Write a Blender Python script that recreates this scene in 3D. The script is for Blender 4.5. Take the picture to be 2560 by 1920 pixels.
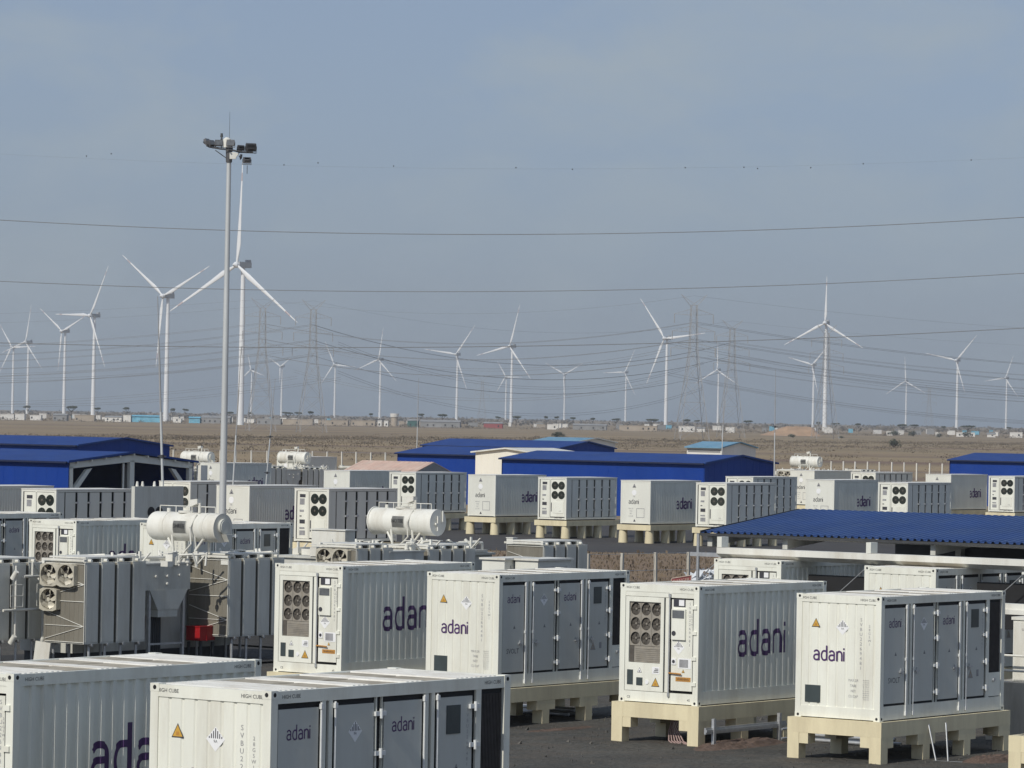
import bpy, bmesh, math, random
from mathutils import Vector, Matrix, Euler
random.seed(7)
R = math.radians
sc = bpy.context.scene
for o in list(bpy.data.objects):
    bpy.data.objects.remove(o)
COL = sc.collection

# ------------------------------------------------------------------ camera
cam_data = bpy.data.cameras.new('camera')
cam_data.sensor_width = 36.0
cam_data.lens = 36.0 * 9930.2 / 2560.0
cam_data.clip_start = 1.0
cam_data.clip_end = 60000.0
cam = bpy.data.objects.new('camera', cam_data)
COL.objects.link(cam)
cam.matrix_world = Matrix.Translation((0, 0, 8.3)) @ Euler((R(90 + 0.48645), 0, 0)).to_matrix().to_4x4() @ Matrix.Rotation(R(1.01763), 4, 'Z')
sc.camera = cam

# ------------------------------------------------------------------ light
YAW = R(-36.6276)                      # heading of the yard grid
U = Vector((math.sin(-YAW), math.cos(YAW), 0))     # away along the containers
V = Vector((math.cos(YAW), math.sin(YAW), 0))      # to the right front
SUN_EL = R(38)
sd = (0.025 * V - 0.9997 * U).normalized() * math.cos(SUN_EL) + Vector((0, 0, math.sin(SUN_EL)))
sun_data = bpy.data.lights.new('sun', 'SUN')
sun_data.energy = 3.15
sun_data.angle = R(0.5)
sun_data.color = (1.0, 0.955, 0.86)
sun = bpy.data.objects.new('sun', sun_data)
COL.objects.link(sun)
sun.rotation_euler = sd.to_track_quat('Z', 'Y').to_euler()
sun.location = (0, 0, 300)

world = bpy.data.worlds.new('World')
sc.world = world
world.use_nodes = True
wt = world.node_tree
wt.nodes.clear()
wo = wt.nodes.new('ShaderNodeOutputWorld')
bg = wt.nodes.new('ShaderNodeBackground')
sky = wt.nodes.new('ShaderNodeTexSky')
sky.sky_type = 'NISHITA'
sky.sun_disc = False
sky.sun_elevation = SUN_EL
sky.sun_rotation = math.atan2(sd.x, sd.y)
sky.altitude = 20
sky.air_density = 1.0
sky.dust_density = 1.0
sky.ozone_density = 1.5
SKY_STRENGTH = 0.081
SKY_TINT = (0.83, 0.91, 1.17)
CLOUD = (4.5, 5.3, 5.95)
VEIL = (3.4, 4.22, 5.5)
# thin high cloud: noise over the view direction, stretched along the horizon, the same all round
tc = wt.nodes.new('ShaderNodeTexCoord')
mp = wt.nodes.new('ShaderNodeMapping'); mp.inputs['Scale'].default_value = (13, 13, 26)
nz = wt.nodes.new('ShaderNodeTexNoise'); nz.inputs['Scale'].default_value = 1.0; nz.inputs['Detail'].default_value = 7; nz.inputs['Roughness'].default_value = 0.6
nz.inputs['Distortion'].default_value = 0.3
cr = wt.nodes.new('ShaderNodeMapRange'); cr.inputs['From Min'].default_value = 0.47; cr.inputs['From Max'].default_value = 0.70
cr.inputs['To Max'].default_value = 0.75
tint = wt.nodes.new('ShaderNodeMix'); tint.data_type = 'RGBA'; tint.blend_type = 'MULTIPLY'; tint.inputs['Factor'].default_value = 1.0
tint.inputs['B'].default_value = (*SKY_TINT, 1)
mx = wt.nodes.new('ShaderNodeMix'); mx.data_type = 'RGBA'
mx.inputs['B'].default_value = (*CLOUD, 1)
wt.links.new(tc.outputs['Generated'], mp.inputs['Vector'])
wt.links.new(mp.outputs['Vector'], nz.inputs['Vector'])
wt.links.new(nz.outputs['Fac'], cr.inputs['Value'])
wt.links.new(cr.outputs['Result'], mx.inputs['Factor'])
wt.links.new(sky.outputs['Color'], tint.inputs['A'])
veil = wt.nodes.new('ShaderNodeMix'); veil.data_type = 'RGBA'; veil.inputs['Factor'].default_value = 0.62; veil.inputs['B'].default_value = (*VEIL, 1)
wt.links.new(tint.outputs['Result'], veil.inputs['A'])
wt.links.new(veil.outputs['Result'], mx.inputs['A'])
wt.links.new(mx.outputs['Result'], bg.inputs['Color'])
bg.inputs['Strength'].default_value = SKY_STRENGTH
wt.links.new(bg.outputs['Background'], wo.inputs['Surface'])

sc.view_settings.view_transform = 'Standard'
sc.view_settings.look = 'None'
sc.view_settings.exposure = 0.0
sc.view_settings.gamma = 1.0
sc.view_settings.use_curve_mapping = False
sc.render.engine = 'CYCLES'
sc.cycles.max_bounces = 5
sc.cycles.volume_bounces = 0
sc.cycles.use_denoising = True

# ------------------------------------------------------------------ materials
MATS = {}
def mat(name, col, rough=0.5, metal=0.0, var=0.12, scale=1.5, dirt=None, dirt_amt=0.0, streak=False, bump=0.0, bump_scale=20, fine=0.0, emit=None):
    if name in MATS: return MATS[name]
    m = bpy.data.materials.new(name); m.use_nodes = True
    nt = m.node_tree; n = nt.nodes; l = nt.links
    b = n['Principled BSDF']
    b.inputs['Roughness'].default_value = rough
    b.inputs['Metallic'].default_value = metal
    if name in ('royal_blue_cladding', 'blue_roof_sheet'): b.inputs['Specular IOR Level'].default_value = 0.12
    t = n.new('ShaderNodeTexCoord')
    oi = n.new('ShaderNodeObjectInfo')
    add = n.new('ShaderNodeVectorMath'); add.operation = 'ADD'
    sclv = n.new('ShaderNodeVectorMath'); sclv.operation = 'SCALE'; sclv.inputs['Scale'].default_value = 37.0
    comb = n.new('ShaderNodeCombineXYZ')
    l.new(oi.outputs['Random'], comb.inputs[0]); l.new(oi.outputs['Random'], comb.inputs[1])
    l.new(comb.outputs[0], sclv.inputs[0]); l.new(t.outputs['Object'], add.inputs[0]); l.new(sclv.outputs[0], add.inputs[1])
    mpn = n.new('ShaderNodeMapping')
    mpn.inputs['Scale'].default_value = (scale, scale, scale * (0.18 if streak else 1))
    l.new(add.outputs[0], mpn.inputs['Vector'])
    nn = n.new('ShaderNodeTexNoise'); nn.inputs['Scale'].default_value = 1; nn.inputs['Detail'].default_value = 6; nn.inputs['Roughness'].default_value = 0.62
    l.new(mpn.outputs[0], nn.inputs['Vector'])
    mr = n.new('ShaderNodeMapRange'); mr.inputs['From Min'].default_value = 0.3; mr.inputs['From Max'].default_value = 0.7
    mr.inputs['To Min'].default_value = 1 - var; mr.inputs['To Max'].default_value = 1 + var * 0.5
    l.new(nn.outputs['Fac'], mr.inputs['Value'])
    mul = n.new('ShaderNodeVectorMath'); mul.operation = 'SCALE'
    mul.inputs[0].default_value = col
    l.new(mr.outputs[0], mul.inputs['Scale'])
    out = mul.outputs[0]
    if fine:
        n2 = n.new('ShaderNodeTexNoise'); n2.inputs['Scale'].default_value = bump_scale; n2.inputs['Detail'].default_value = 3
        l.new(t.outputs['Object'], n2.inputs['Vector'])
        m2 = n.new('ShaderNodeMapRange'); m2.inputs['From Min'].default_value = 0.3; m2.inputs['From Max'].default_value = 0.7
        m2.inputs['To Min'].default_value = 1 - fine; m2.inputs['To Max'].default_value = 1 + fine
        l.new(n2.outputs['Fac'], m2.inputs['Value'])
        s2 = n.new('ShaderNodeVectorMath'); s2.operation = 'SCALE'
        l.new(out, s2.inputs[0]); l.new(m2.outputs[0], s2.inputs['Scale']); out = s2.outputs[0]
    if dirt:
        n3 = n.new('ShaderNodeTexNoise'); n3.inputs['Scale'].default_value = 1; n3.inputs['Detail'].default_value = 8; n3.inputs['Roughness'].default_value = 0.7
        mp3 = n.new('ShaderNodeMapping'); mp3.inputs['Scale'].default_value = (scale * 1.7, scale * 1.7, scale * (0.3 if streak else 1.7)); mp3.inputs['Location'].default_value = (4, 9, 2)
        l.new(add.outputs[0], mp3.inputs['Vector']); l.new(mp3.outputs[0], n3.inputs['Vector'])
        m3 = n.new('ShaderNodeMapRange'); m3.inputs['From Min'].default_value = 0.45; m3.inputs['From Max'].default_value = 0.7; m3.inputs['To Max'].default_value = dirt_amt
        l.new(n3.outputs['Fac'], m3.inputs['Value'])
        mxn = n.new('ShaderNodeMix'); mxn.data_type = 'RGBA'; mxn.inputs['B'].default_value = (*dirt, 1)
        l.new(m3.outputs[0], mxn.inputs['Factor']); l.new(out, mxn.inputs['A']); out = mxn.outputs['Result']
    l.new(out, b.inputs['Base Color'])
    if bump:
        nb = n.new('ShaderNodeTexNoise'); nb.inputs['Scale'].default_value = bump_scale; nb.inputs['Detail'].default_value = 4
        l.new(t.outputs['Object'], nb.inputs['Vector'])
        bp = n.new('ShaderNodeBump'); bp.inputs['Strength'].default_value = bump; bp.inputs['Distance'].default_value = 0.05
        l.new(nb.outputs['Fac'], bp.inputs['Height']); l.new(bp.outputs['Normal'], b.inputs['Normal'])
    MATS[name] = m
    return m

DUST = (0.42, 0.36, 0.27)
M_WHITE = mat('white_container_paint', (0.82, 0.82, 0.73), 0.45, 0, 0.09, 0.9, DUST, 0.32, True)
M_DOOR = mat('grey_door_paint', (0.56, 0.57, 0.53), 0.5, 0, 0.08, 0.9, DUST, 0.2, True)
M_ROOF = mat('roof_paint', (0.76, 0.75, 0.71), 0.6, 0, 0.12, 1.2, DUST, 0.5)
M_ROOFDUST = mat('dusty_roof_plate', (0.37, 0.325, 0.25), 0.85, 0, 0.3, 1.8, (0.58, 0.53, 0.43), 0.7)
M_GREYWHITE = mat('pale_grey_paint', (0.74, 0.74, 0.67), 0.5, 0, 0.08, 0.9, DUST, 0.12, True)
M_GASKET = mat('black_gasket', (0.012, 0.012, 0.014), 0.7, 0, 0.2, 3)
M_STEEL = mat('galvanised_steel', (0.55, 0.56, 0.57), 0.4, 0.6, 0.2, 5)
M_ZINC = mat('bright_zinc', (0.78, 0.79, 0.78), 0.4, 0.1, 0.15, 5)
M_DGRILLE = mat('brown_mesh', (0.07, 0.062, 0.058), 0.7, 0, 0.25, 6)
M_FANDARK = mat('dark_fan', (0.10, 0.088, 0.074), 0.6, 0, 0.3, 6)
M_FANPLATE = mat('fan_plate', (0.30, 0.275, 0.235), 0.55, 0, 0.25, 4, DUST, 0.4)
M_FANGREEN = mat('green_black_fan', (0.012, 0.02, 0.014), 0.6, 0, 0.3, 6)
M_PURPLE = mat('purple_print', (0.075, 0.03, 0.125), 0.5, 0, 0.2, 3)
M_PRINT = mat('dark_print', (0.05, 0.05, 0.06), 0.6, 0, 0.2, 4)
M_GREYPRINT = mat('faded_print', (0.32, 0.32, 0.33), 0.6, 0, 0.3, 4)
M_YELLOW = mat('warning_yellow', (0.62, 0.36, 0.06), 0.5, 0, 0.15, 4)
M_ORANGE = mat('orange_label', (0.50, 0.24, 0.05), 0.5, 0, 0.15, 4)
M_LABELWHITE = mat('label_white', (0.86, 0.86, 0.86), 0.4, 0, 0.04, 4)
M_LABELGREY = mat('label_grey_green', (0.055, 0.07, 0.072), 0.35, 0, 0.15, 4)
M_GLASS = mat('display_glass', (0.14, 0.15, 0.16), 0.15, 0, 0.3, 6)
M_CREAM = mat('cream_concrete_paint', (0.74, 0.655, 0.44), 0.75, 0, 0.12, 0.9, (0.42, 0.34, 0.22), 0.4, True, 0.08, 14)
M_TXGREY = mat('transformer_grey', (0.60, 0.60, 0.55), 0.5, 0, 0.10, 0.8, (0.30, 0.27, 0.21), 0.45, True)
M_TXWHITE = mat('transformer_pale', (0.74, 0.73, 0.67), 0.5, 0, 0.10, 0.9, (0.46, 0.41, 0.32), 0.55, True)
M_RADFACE = mat('radiator_fin_shade', (0.21, 0.195, 0.16), 0.6, 0, 0.15, 1.1, (0.13, 0.11, 0.08), 0.5, True)  # colour darkened for the self-shadowed gaps between the fins
M_BRASS = mat('dusty_fan_metal', (0.58, 0.54, 0.44), 0.45, 0.15, 0.3, 5)
M_LAMPGREY = mat('lamp_grey', (0.10, 0.10, 0.105), 0.5, 0.2, 0.3, 4)
M_DARKSTEEL = mat('dark_steel', (0.06, 0.062, 0.065), 0.55, 0.2, 0.2, 3)
M_BLUEWALL = mat('royal_blue_cladding', (0.010, 0.046, 0.26), 0.6, 0, 0.10, 0.35, (0.02, 0.06, 0.24), 0.35, True)
M_BLUEROOF = mat('blue_roof_sheet', (0.022, 0.060, 0.23), 0.65, 0, 0.15, 0.5, (0.05, 0.085, 0.20), 0.4)
M_LBLUE = mat('light_blue_sheet', (0.14, 0.30, 0.43), 0.6, 0, 0.15, 0.6, (0.3, 0.4, 0.47), 0.4)
M_CANOPYROOF = mat('faded_blue_sheet', (0.035, 0.085, 0.25), 0.6, 0, 0.18, 0.35, (0.07, 0.12, 0.24), 0.6, True)
M_NAVY = mat('navy_trim', (0.008, 0.016, 0.06), 0.6, 0, 0.15, 1)
M_CREAMWALL = mat('cream_cladding', (0.84, 0.80, 0.70), 0.6, 0, 0.06, 0.5, (0.5, 0.42, 0.3), 0.15, True)
M_PINK = mat('faded_red_sheet', (0.66, 0.46, 0.37), 0.65, 0, 0.2, 0.8, (0.64, 0.56, 0.48), 0.6)
M_RED = mat('red_paint', (0.36, 0.010, 0.014), 0.45, 0, 0.15, 2)
M_MAROON = mat('faded_red_sign', (0.30, 0.07, 0.07), 0.6, 0, 0.2, 4)
M_GALV = mat('mast_galvanised', (0.60, 0.62, 0.62), 0.45, 0.2, 0.12, 0.8, (0.3, 0.3, 0.3), 0.2, True)
M_TURB = mat('turbine_white', (0.80, 0.81, 0.82), 0.4, 0, 0.05, 0.05)
M_TURBGREY = mat('turbine_nacelle_grey', (0.35, 0.36, 0.37), 0.5, 0, 0.1, 0.2)
M_TURBRED = mat('turbine_tip_red', (0.52, 0.44, 0.44), 0.5, 0, 0.1, 0.2)
M_PYLON = mat('pylon_steel', (0.37, 0.37, 0.37), 0.5, 0.1, 0.15, 0.4)
M_WIRE = mat('conductor', (0.21, 0.215, 0.225), 0.6, 0.2, 0.15, 0.2)
M_POST = mat('concrete_post', (0.52, 0.49, 0.43), 0.85, 0, 0.2, 2, (0.25, 0.2, 0.14), 0.4, True)
M_SAND = mat('sand_heap', (0.44, 0.29, 0.18), 0.95, 0, 0.2, 0.12, (0.30, 0.19, 0.12), 0.5)
M_BARK = mat('bark', (0.08, 0.06, 0.045), 0.9, 0, 0.3, 3)
M_LEAF = mat('acacia_leaf', (0.075, 0.085, 0.05), 0.8, 0, 0.5, 0.5)
M_SCRUB = mat('dry_scrub', (0.15, 0.118, 0.08), 0.9, 0, 0.5, 0.3)
M_BALL = mat('marker_dark', (0.05, 0.05, 0.05), 0.6)
M_TOWNWHITE = mat('town_white', (0.72, 0.70, 0.66), 0.8, 0, 0.15, 0.2)
M_TOWNTAN = mat('town_tan', (0.40, 0.34, 0.27), 0.85, 0, 0.2, 0.2)
M_TOWNGREY = mat('town_grey', (0.27, 0.27, 0.27), 0.85, 0, 0.2, 0.2)
M_TOWNGREEN = mat('town_green', (0.05, 0.13, 0.12), 0.8, 0, 0.2, 0.2)
M_TOWNBLUE = mat('town_tarpaulin_blue', (0.14, 0.42, 0.58), 0.7, 0, 0.3, 0.25, (0.35, 0.55, 0.65), 0.5)
M_HOSE = mat('pink_hose', (0.38, 0.27, 0.25), 0.7, 0, 0.2, 3)
M_SOIL = mat('red_soil', (0.135, 0.092, 0.07), 0.95, 0, 0.3, 2, (0.1, 0.07, 0.06), 0.5, False, 0.6, 9, 0.2)
M_TARP = mat('white_tarpaulin', (0.7, 0.72, 0.74), 0.6, 0, 0.2, 2)

# ------------------------------------------------------------------ mesh builder
class MB:
    def __init__(s): s.v = []; s.f = []; s.m = []; s.s = []
    def add(s, vs, fs, m=0, smooth=False):
        o = len(s.v); s.v += [tuple(v) for v in vs]
        for f in fs: s.f.append(tuple(i + o for i in f)); s.m.append(m); s.s.append(smooth)
        return s
    def box(s, x0, x1, y0, y1, z0, z1, m=0):
        return s.add([(x0,y0,z0),(x1,y0,z0),(x1,y1,z0),(x0,y1,z0),(x0,y0,z1),(x1,y0,z1),(x1,y1,z1),(x0,y1,z1)],
                     [(0,3,2,1),(4,5,6,7),(0,1,5,4),(1,2,6,5),(2,3,7,6),(3,0,4,7)], m)
    def cyl(s, p, q, r0, r1=None, n=12, m=0, caps=True, smooth=True):
        r1 = r0 if r1 is None else r1
        p = Vector(p); q = Vector(q); d = (q - p).normalized()
        a = d.orthogonal().normalized(); b = d.cross(a)
        vs = []
        for i in range(n):
            t = 2 * math.pi * i / n; w = a * math.cos(t) + b * math.sin(t)
            vs.append(p + w * r0); vs.append(q + w * r1)
        s.add(vs, [(2*i, 2*((i+1) % n), 2*((i+1) % n)+1, 2*i+1) for i in range(n)], m, smooth)
        if caps:
            if r0 > 0: s.add([vs[2*i] for i in range(n)], [tuple(reversed(range(n)))], m)
            if r1 > 0: s.add([vs[2*i+1] for i in range(n)], [tuple(range(n))], m)
        return s
    def tube(s, pts, r, n=6, m=0):
        for a, b in zip(pts[:-1], pts[1:]): s.cyl(a, b, r, r, n, m)
        return s
    def poly(s, pts, d, m=0):
        """closed outline extruded by the vector d"""
        n = len(pts); pts = [Vector(p) for p in pts]; d = Vector(d)
        s.add(pts + [p + d for p in pts], [tuple(reversed(range(n))), tuple(range(n, 2*n))] + [(i, (i+1) % n, (i+1) % n + n, i + n) for i in range(n)], m)
        return s
    def disc(s, c, nrm, r, n=16, m=0):
        c = Vector(c); d = Vector(nrm).normalized(); a = d.orthogonal().normalized(); b = d.cross(a)
        return s.add([c + (a*math.cos(2*math.pi*i/n) + b*math.sin(2*math.pi*i/n))*r for i in range(n)], [tuple(range(n))], m)
    def mesh(s, name, mats):
        me = bpy.data.meshes.new(name); me.from_pydata(s.v, [], s.f)
        if not isinstance(mats, (list, tuple)): mats = [mats]
        for m in mats: me.materials.append(m)
        me.polygons.foreach_set('material_index', s.m); me.polygons.foreach_set('use_smooth', s.s)
        me.update()
        return me
    def build(s, name, mats, parent=None, **kw):
        return link(name, s.mesh(name, mats), parent, **kw)

def link(name, me, parent=None, loc=None, label=None, kind=None):
    o = bpy.data.objects.new(name, me); COL.objects.link(o)
    if parent: o.parent = parent
    if loc: o.location = loc
    if label: o['label'] = label
    if kind: o['kind'] = kind
    return o
def thing(name, label, cat, loc=(0,0,0), rz=0.0, group=None):
    o = bpy.data.objects.new(name, None); COL.objects.link(o)
    o.empty_display_size = 0.5
    return tag(o, label, cat, loc, rz, group)
def tag(o, label, cat, loc=None, rz=None, group=None):
    o['label'] = label; o['category'] = cat
    if group: o['group'] = group
    if loc is not None: o.location = loc
    if rz is not None: o.rotation_euler = (0, 0, rz)
    return o
KIDS = {}
def children(o): return [c for c in bpy.data.objects if c.parent == o]
def tree(o):
    """snapshot of a thing, its parts and sub-parts"""
    return (o, [tree(c) for c in children(o)])
def copy_tree(t, parent=None):
    c = t[0].copy(); COL.objects.link(c)
    if parent: c.parent = parent
    for ch in t[1]: copy_tree(ch, c)
    return c
def dup(t, label, loc, rz=None):
    c = copy_tree(t); c['label'] = label; c.location = loc
    if rz is not None: c.rotation_euler = (0, 0, rz)
    return c

FONTS = {}
def font_mesh(s, extra=1.0):
    if s in FONTS: return FONTS[s]
    cu = bpy.data.curves.new('lettering', 'FONT'); cu.body = s; cu.size = 1.0; cu.resolution_u = 2; cu.align_x = 'CENTER'
    ob = bpy.data.objects.new('lettering', cu); COL.objects.link(ob)
    dg = bpy.context.evaluated_depsgraph_get(); dg.update()
    me = ob.evaluated_get(dg).to_mesh()
    r = ([v.co.copy() for v in me.vertices], [tuple(p.vertices) for p in me.polygons])
    ob.evaluated_get(dg).to_mesh_clear()
    bpy.data.objects.remove(ob); bpy.data.curves.remove(cu)
    FONTS[s] = r
    return r
def put_text(mb, s, size, o, right, up, m=0, sx=1.0):
    vs, fs = font_mesh(s); o = Vector(o); right = Vector(right); up = Vector(up)
    mb.add([o + right * (v.x * size * sx) + up * (v.y * size) for v in vs], fs, m)

# ------------------------------------------------------------------ the rounded company lettering, drawn as strokes
def arc(cx, cy, rx, ry, a0, a1, n=10):
    return [(cx + rx*math.cos(R(a0+(a1-a0)*i/n)), cy + ry*math.sin(R(a0+(a1-a0)*i/n))) for i in range(n+1)]
def logo_strokes():
    st = []
    def a(x): 
        st.append([(x+.08,.80)] + arc(x+.36,.70,.30,.28,150,0,8)[1:] + [(x+.66,.0)])
        st.append([(x+.64,.56),(x+.36,.56)] + arc(x+.33,.29,.27,.27,90,270,8)[1:] + [(x+.45,.03),(x+.64,.12)])
    def d(x):
        st.append([(x+.66,1.52),(x+.66,.0)])
        st.append([(x+.64,.86),(x+.5,.96)] + arc(x+.36,.49,.31,.47,90,270,12) + [(x+.5,.03),(x+.64,.13)])
    def n(x):
        st.append([(x+.06,.0),(x+.06,.98)])
        st.append([(x+.08,.78)] + arc(x+.36,.66,.30,.31,140,0,8)[1:] + [(x+.66,.0)])
    a(0); d(.92); a(1.84); n(2.76)
    st.append([(3.66,.0),(3.66,.98)]); st.append([(3.66,1.16),(3.66,1.34)])
    return st
def ribbon(pts, w):
    L, Rr = [], []
    P = [Vector(p) for p in pts]
    for i, p in enumerate(P):
        d0 = (p - P[i-1]).normalized() if i else None
        d1 = (P[i+1] - p).normalized() if i < len(P)-1 else None
        d = ((d0 + d1) if d0 and d1 else (d0 or d1)).normalized()
        nrm = Vector((-d.y, d.x))
        k = 1.0
        if d0 and d1: k = 1.0 / max(.5, abs(nrm.dot(Vector((-d1.y, d1.x)))))
        L.append(p + nrm * w * .5 * k); Rr.append(p - nrm * w * .5 * k)
    n = len(P)
    return L + Rr, [(i, i+1, n+i+1, n+i) for i in range(n-1)]
def logo_mb(o, right, up, nrm, xh, wt=.17, cuts=None, prof=None):
    """o = lower left of the lettering; xh = x-height in metres; prof(t) = depth of the sheet behind o at distance t"""
    bm = bmesh.new(); lay = []
    for k, s in enumerate(logo_strokes()):
        vs, fs = ribbon(s, wt)
        bv = [bm.verts.new((v.x*xh, v.y*xh, 0.0006*k)) for v in vs]
        for f in fs: bm.faces.new([bv[i] for i in f])
    if cuts:
        for c in cuts:
            bmesh.ops.bisect_plane(bm, geom=bm.verts[:] + bm.edges[:] + bm.faces[:], plane_co=(c, 0, 0), plane_no=(1, 0, 0))
    bm.verts.index_update()
    o = Vector(o); right = Vector(right); up = Vector(up); nrm = Vector(nrm)
    vs = [o + right*v.co.x + up*v.co.y + nrm*(v.co.z - (prof(v.co.x) if prof else 0)) for v in bm.verts]
    fs = [tuple(v.index for v in f.verts) for f in bm.faces]
    bm.free()
    mb = MB(); mb.add(vs, fs); return mb

# ------------------------------------------------------------------ corrugated sheet
def corrugate(mb, o, right, nrm, length, z0, z1, pitch, depth, flat=.30, slope=.20, m=0):
    """trapezoid sheet; o = lower left of the outer plane; profile: outer flat, slope in, inner flat, slope out"""
    n = max(1, round(length / pitch)); p = length / n
    ts = []
    for i in range(n):
        b = i * p
        ts += [(b, 0), (b + p*flat, 0), (b + p*(flat+slope), depth), (b + p*(1-slope), depth)]
    ts.append((length, 0))
    o = Vector(o); right = Vector(right); nrm = Vector(nrm)
    vs = []
    for t, d in ts:
        b = o + right*t - nrm*d
        vs += [(b.x, b.y, z0), (b.x, b.y, z1)]
    mb.add(vs, [(2*i, 2*i+2, 2*i+3, 2*i+1) for i in range(len(ts)-1)], m)
    def prof(t):
        if t <= 0 or t >= length: return 0
        u = (t % p) / p
        if u < flat: return 0
        if u < flat+slope: return depth*(u-flat)/slope
        if u < 1-slope: return depth
        return depth*(1-u)/slope
    return [t for t, d in ts], prof

def diamond(parent, c, right, up, nrm, r, nm='hazard_label'):
    c = Vector(c); right = Vector(right); up = Vector(up); nrm = Vector(nrm)
    mb = MB(); mb.add([c+right*r, c+up*r, c-right*r, c-up*r], [(0,1,2,3)], 0)
    for k in range(-3, 4):
        x = k*r*.22; top = r - abs(x) - r*.12
        if top > r*.1:
            a = c + nrm*.0015 + right*x
            mb.add([a-right*r*.05+up*r*.06, a+right*r*.05+up*r*.06, a+right*r*.05+up*top, a-right*r*.05+up*top], [(0,1,2,3)], 1)
    a = c + nrm*.0015 - up*r*.30
    put_text(mb, '9A', r*.36, a, right, up, 1)
    return mb.build(nm, [M_LABELWHITE, M_PRINT], parent)
def triangle(parent, c, right, up, nrm, r, mats=None, nm='warning_label'):
    c = Vector(c); right = Vector(right); up = Vector(up); nrm = Vector(nrm)
    mb = MB()
    def t(k, e, m): 
        a = c + nrm*e
        mb.add([a-right*r*k-up*r*.75*k, a+right*r*k-up*r*.75*k, a+up*r*1.05*k], [(0,1,2)], m)
    t(1.0, 0, 1); t(.80, .0015, 0)
    a = c + nrm*.003 - up*r*.25
    mb.add([a-right*r*.28-up*r*.2, a+right*r*.28-up*r*.2, a+right*r*.2+up*r*.25, a-right*r*.2+up*r*.25], [(0,1,2,3)], 2)
    return mb.build(nm, mats or [M_YELLOW, M_PRINT, M_ORANGE], parent)
def plate(parent, nm, o, right, up, nrm, w, h, m, t=.012):
    """thin plate: o = lower left"""
    o = Vector(o); right = Vector(right)*w; up = Vector(up)*h
    return MB().poly([o, o+right, o+right+up, o+up], Vector(nrm)*t).build(nm, m, parent)

# ================================================================== SETTING: ground
def ground_mat():
    m = bpy.data.materials.new('dry_ground'); m.use_nodes = True
    nt = m.node_tree; n = nt.nodes; l = nt.links; b = n['Principled BSDF']; b.inputs['Roughness'].default_value = 0.95
    t = n.new('ShaderNodeTexCoord')
    def noise(sx, sy, det=5, loc=(0,0,0), rough=.6):
        mp_ = n.new('ShaderNodeMapping'); mp_.inputs['Scale'].default_value = (sx, sy, 1); mp_.inputs['Location'].default_value = loc
        l.new(t.outputs['Object'], mp_.inputs['Vector'])
        q = n.new('ShaderNodeTexNoise'); q.inputs['Scale'].default_value = 1; q.inputs['Detail'].default_value = det; q.inputs['Roughness'].default_value = rough
        l.new(mp_.outputs[0], q.inputs['Vector']); return q.outputs['Fac']
    def ramp(f, lo, hi):
        r = n.new('ShaderNodeMapRange'); r.inputs['From Min'].default_value = lo; r.inputs['From Max'].default_value = hi
        l.new(f, r.inputs['Value']); return r.outputs[0]
    def mix(fac, a, bcol):
        q = n.new('ShaderNodeMix'); q.data_type = 'RGBA'
        l.new(fac, q.inputs['Factor'])
        if isinstance(a, tuple): q.inputs['A'].default_value = (*a, 1)
        else: l.new(a, q.inputs['A'])
        q.inputs['B'].default_value = (*bcol, 1); return q.outputs['Result']
    c = mix(ramp(noise(.0012, .0075, 6), .40, .60), (0.32, 0.235, 0.135), (0.24, 0.18, 0.105))     # soil and dry grass
    c = mix(ramp(noise(.003, .011, 6, (5, 3, 0)), .50, .66), c, (0.18, 0.118, 0.085))              # reddish earth
    c = mix(ramp(noise(.02, .022, 7, (1, 8, 0), .7), .56, .70), c, (0.14, 0.12, 0.08))            # scrub patches
    c = mix(ramp(noise(.16, .05, 7, (7, 2, 0), .7), .60, .72), c, (0.37, 0.30, 0.22))               # bare pale patches
    c = mix(ramp(noise(.5, .35, 6, (2, 2, 0), .75), .55, .8), c, (0.17, 0.135, 0.095))
    l.new(c, b.inputs['Base Color'])
    nb = n.new('ShaderNodeTexNoise'); nb.inputs['Scale'].default_value = 2.0; nb.inputs['Detail'].default_value = 6
    l.new(t.outputs['Object'], nb.inputs['Vector'])
    bp = n.new('ShaderNodeBump'); bp.inputs['Strength'].default_value = .6; bp.inputs['Distance'].default_value = .3
    l.new(nb.outputs['Fac'], bp.inputs['Height']); l.new(bp.outputs['Normal'], b.inputs['Normal'])
    return m
def far_rise(x, y):
    d = math.hypot(x, y)
    return 0.0 if d < 4200 else 5.0 * min(1, (d-4200) / 4700) ** 1.5
mb = MB()
xs = [-9400 + 18800*i/60 for i in range(61)]
ys = [-9400 + 18800*i/60 for i in range(61)]
mb.v = [(x, y, far_rise(x, y)) for y in ys for x in xs]
for j in range(60):
    for i in range(60):
        a = j*61 + i; mb.f.append((a, a+1, a+62, a+61)); mb.m.append(0); mb.s.append(True)
ground = mb.build('ground', ground_mat(), kind='structure')

M_GRAVEL = mat('dark_gravel', (0.066, 0.063, 0.055), 0.95, 0, 0.4, 0.4, (0.095, 0.074, 0.055), 0.7, False, 1.0, 9, 0.5)
M_DARKGROUND = mat('dark_ground', (0.026, 0.025, 0.025), 0.95, 0, 0.4, 2, (0.05, 0.045, 0.04), 0.4, False, 0.8, 12, 0.3)
M_ROAD = mat('dark_road', (0.050, 0.047, 0.047), 0.9, 0, 0.25, 0.3, (0.08, 0.066, 0.055), 0.4, False, 0.3, 9, 0.15)
def pt(v, u, z=0): return V*v + U*u + Vector((0, 0, z))
def sheet(name, m, pts, z):
    return MB().add([(p[0], p[1], z) for p in pts], [tuple(range(len(pts)))]).build(name, m, kind='structure')
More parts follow.
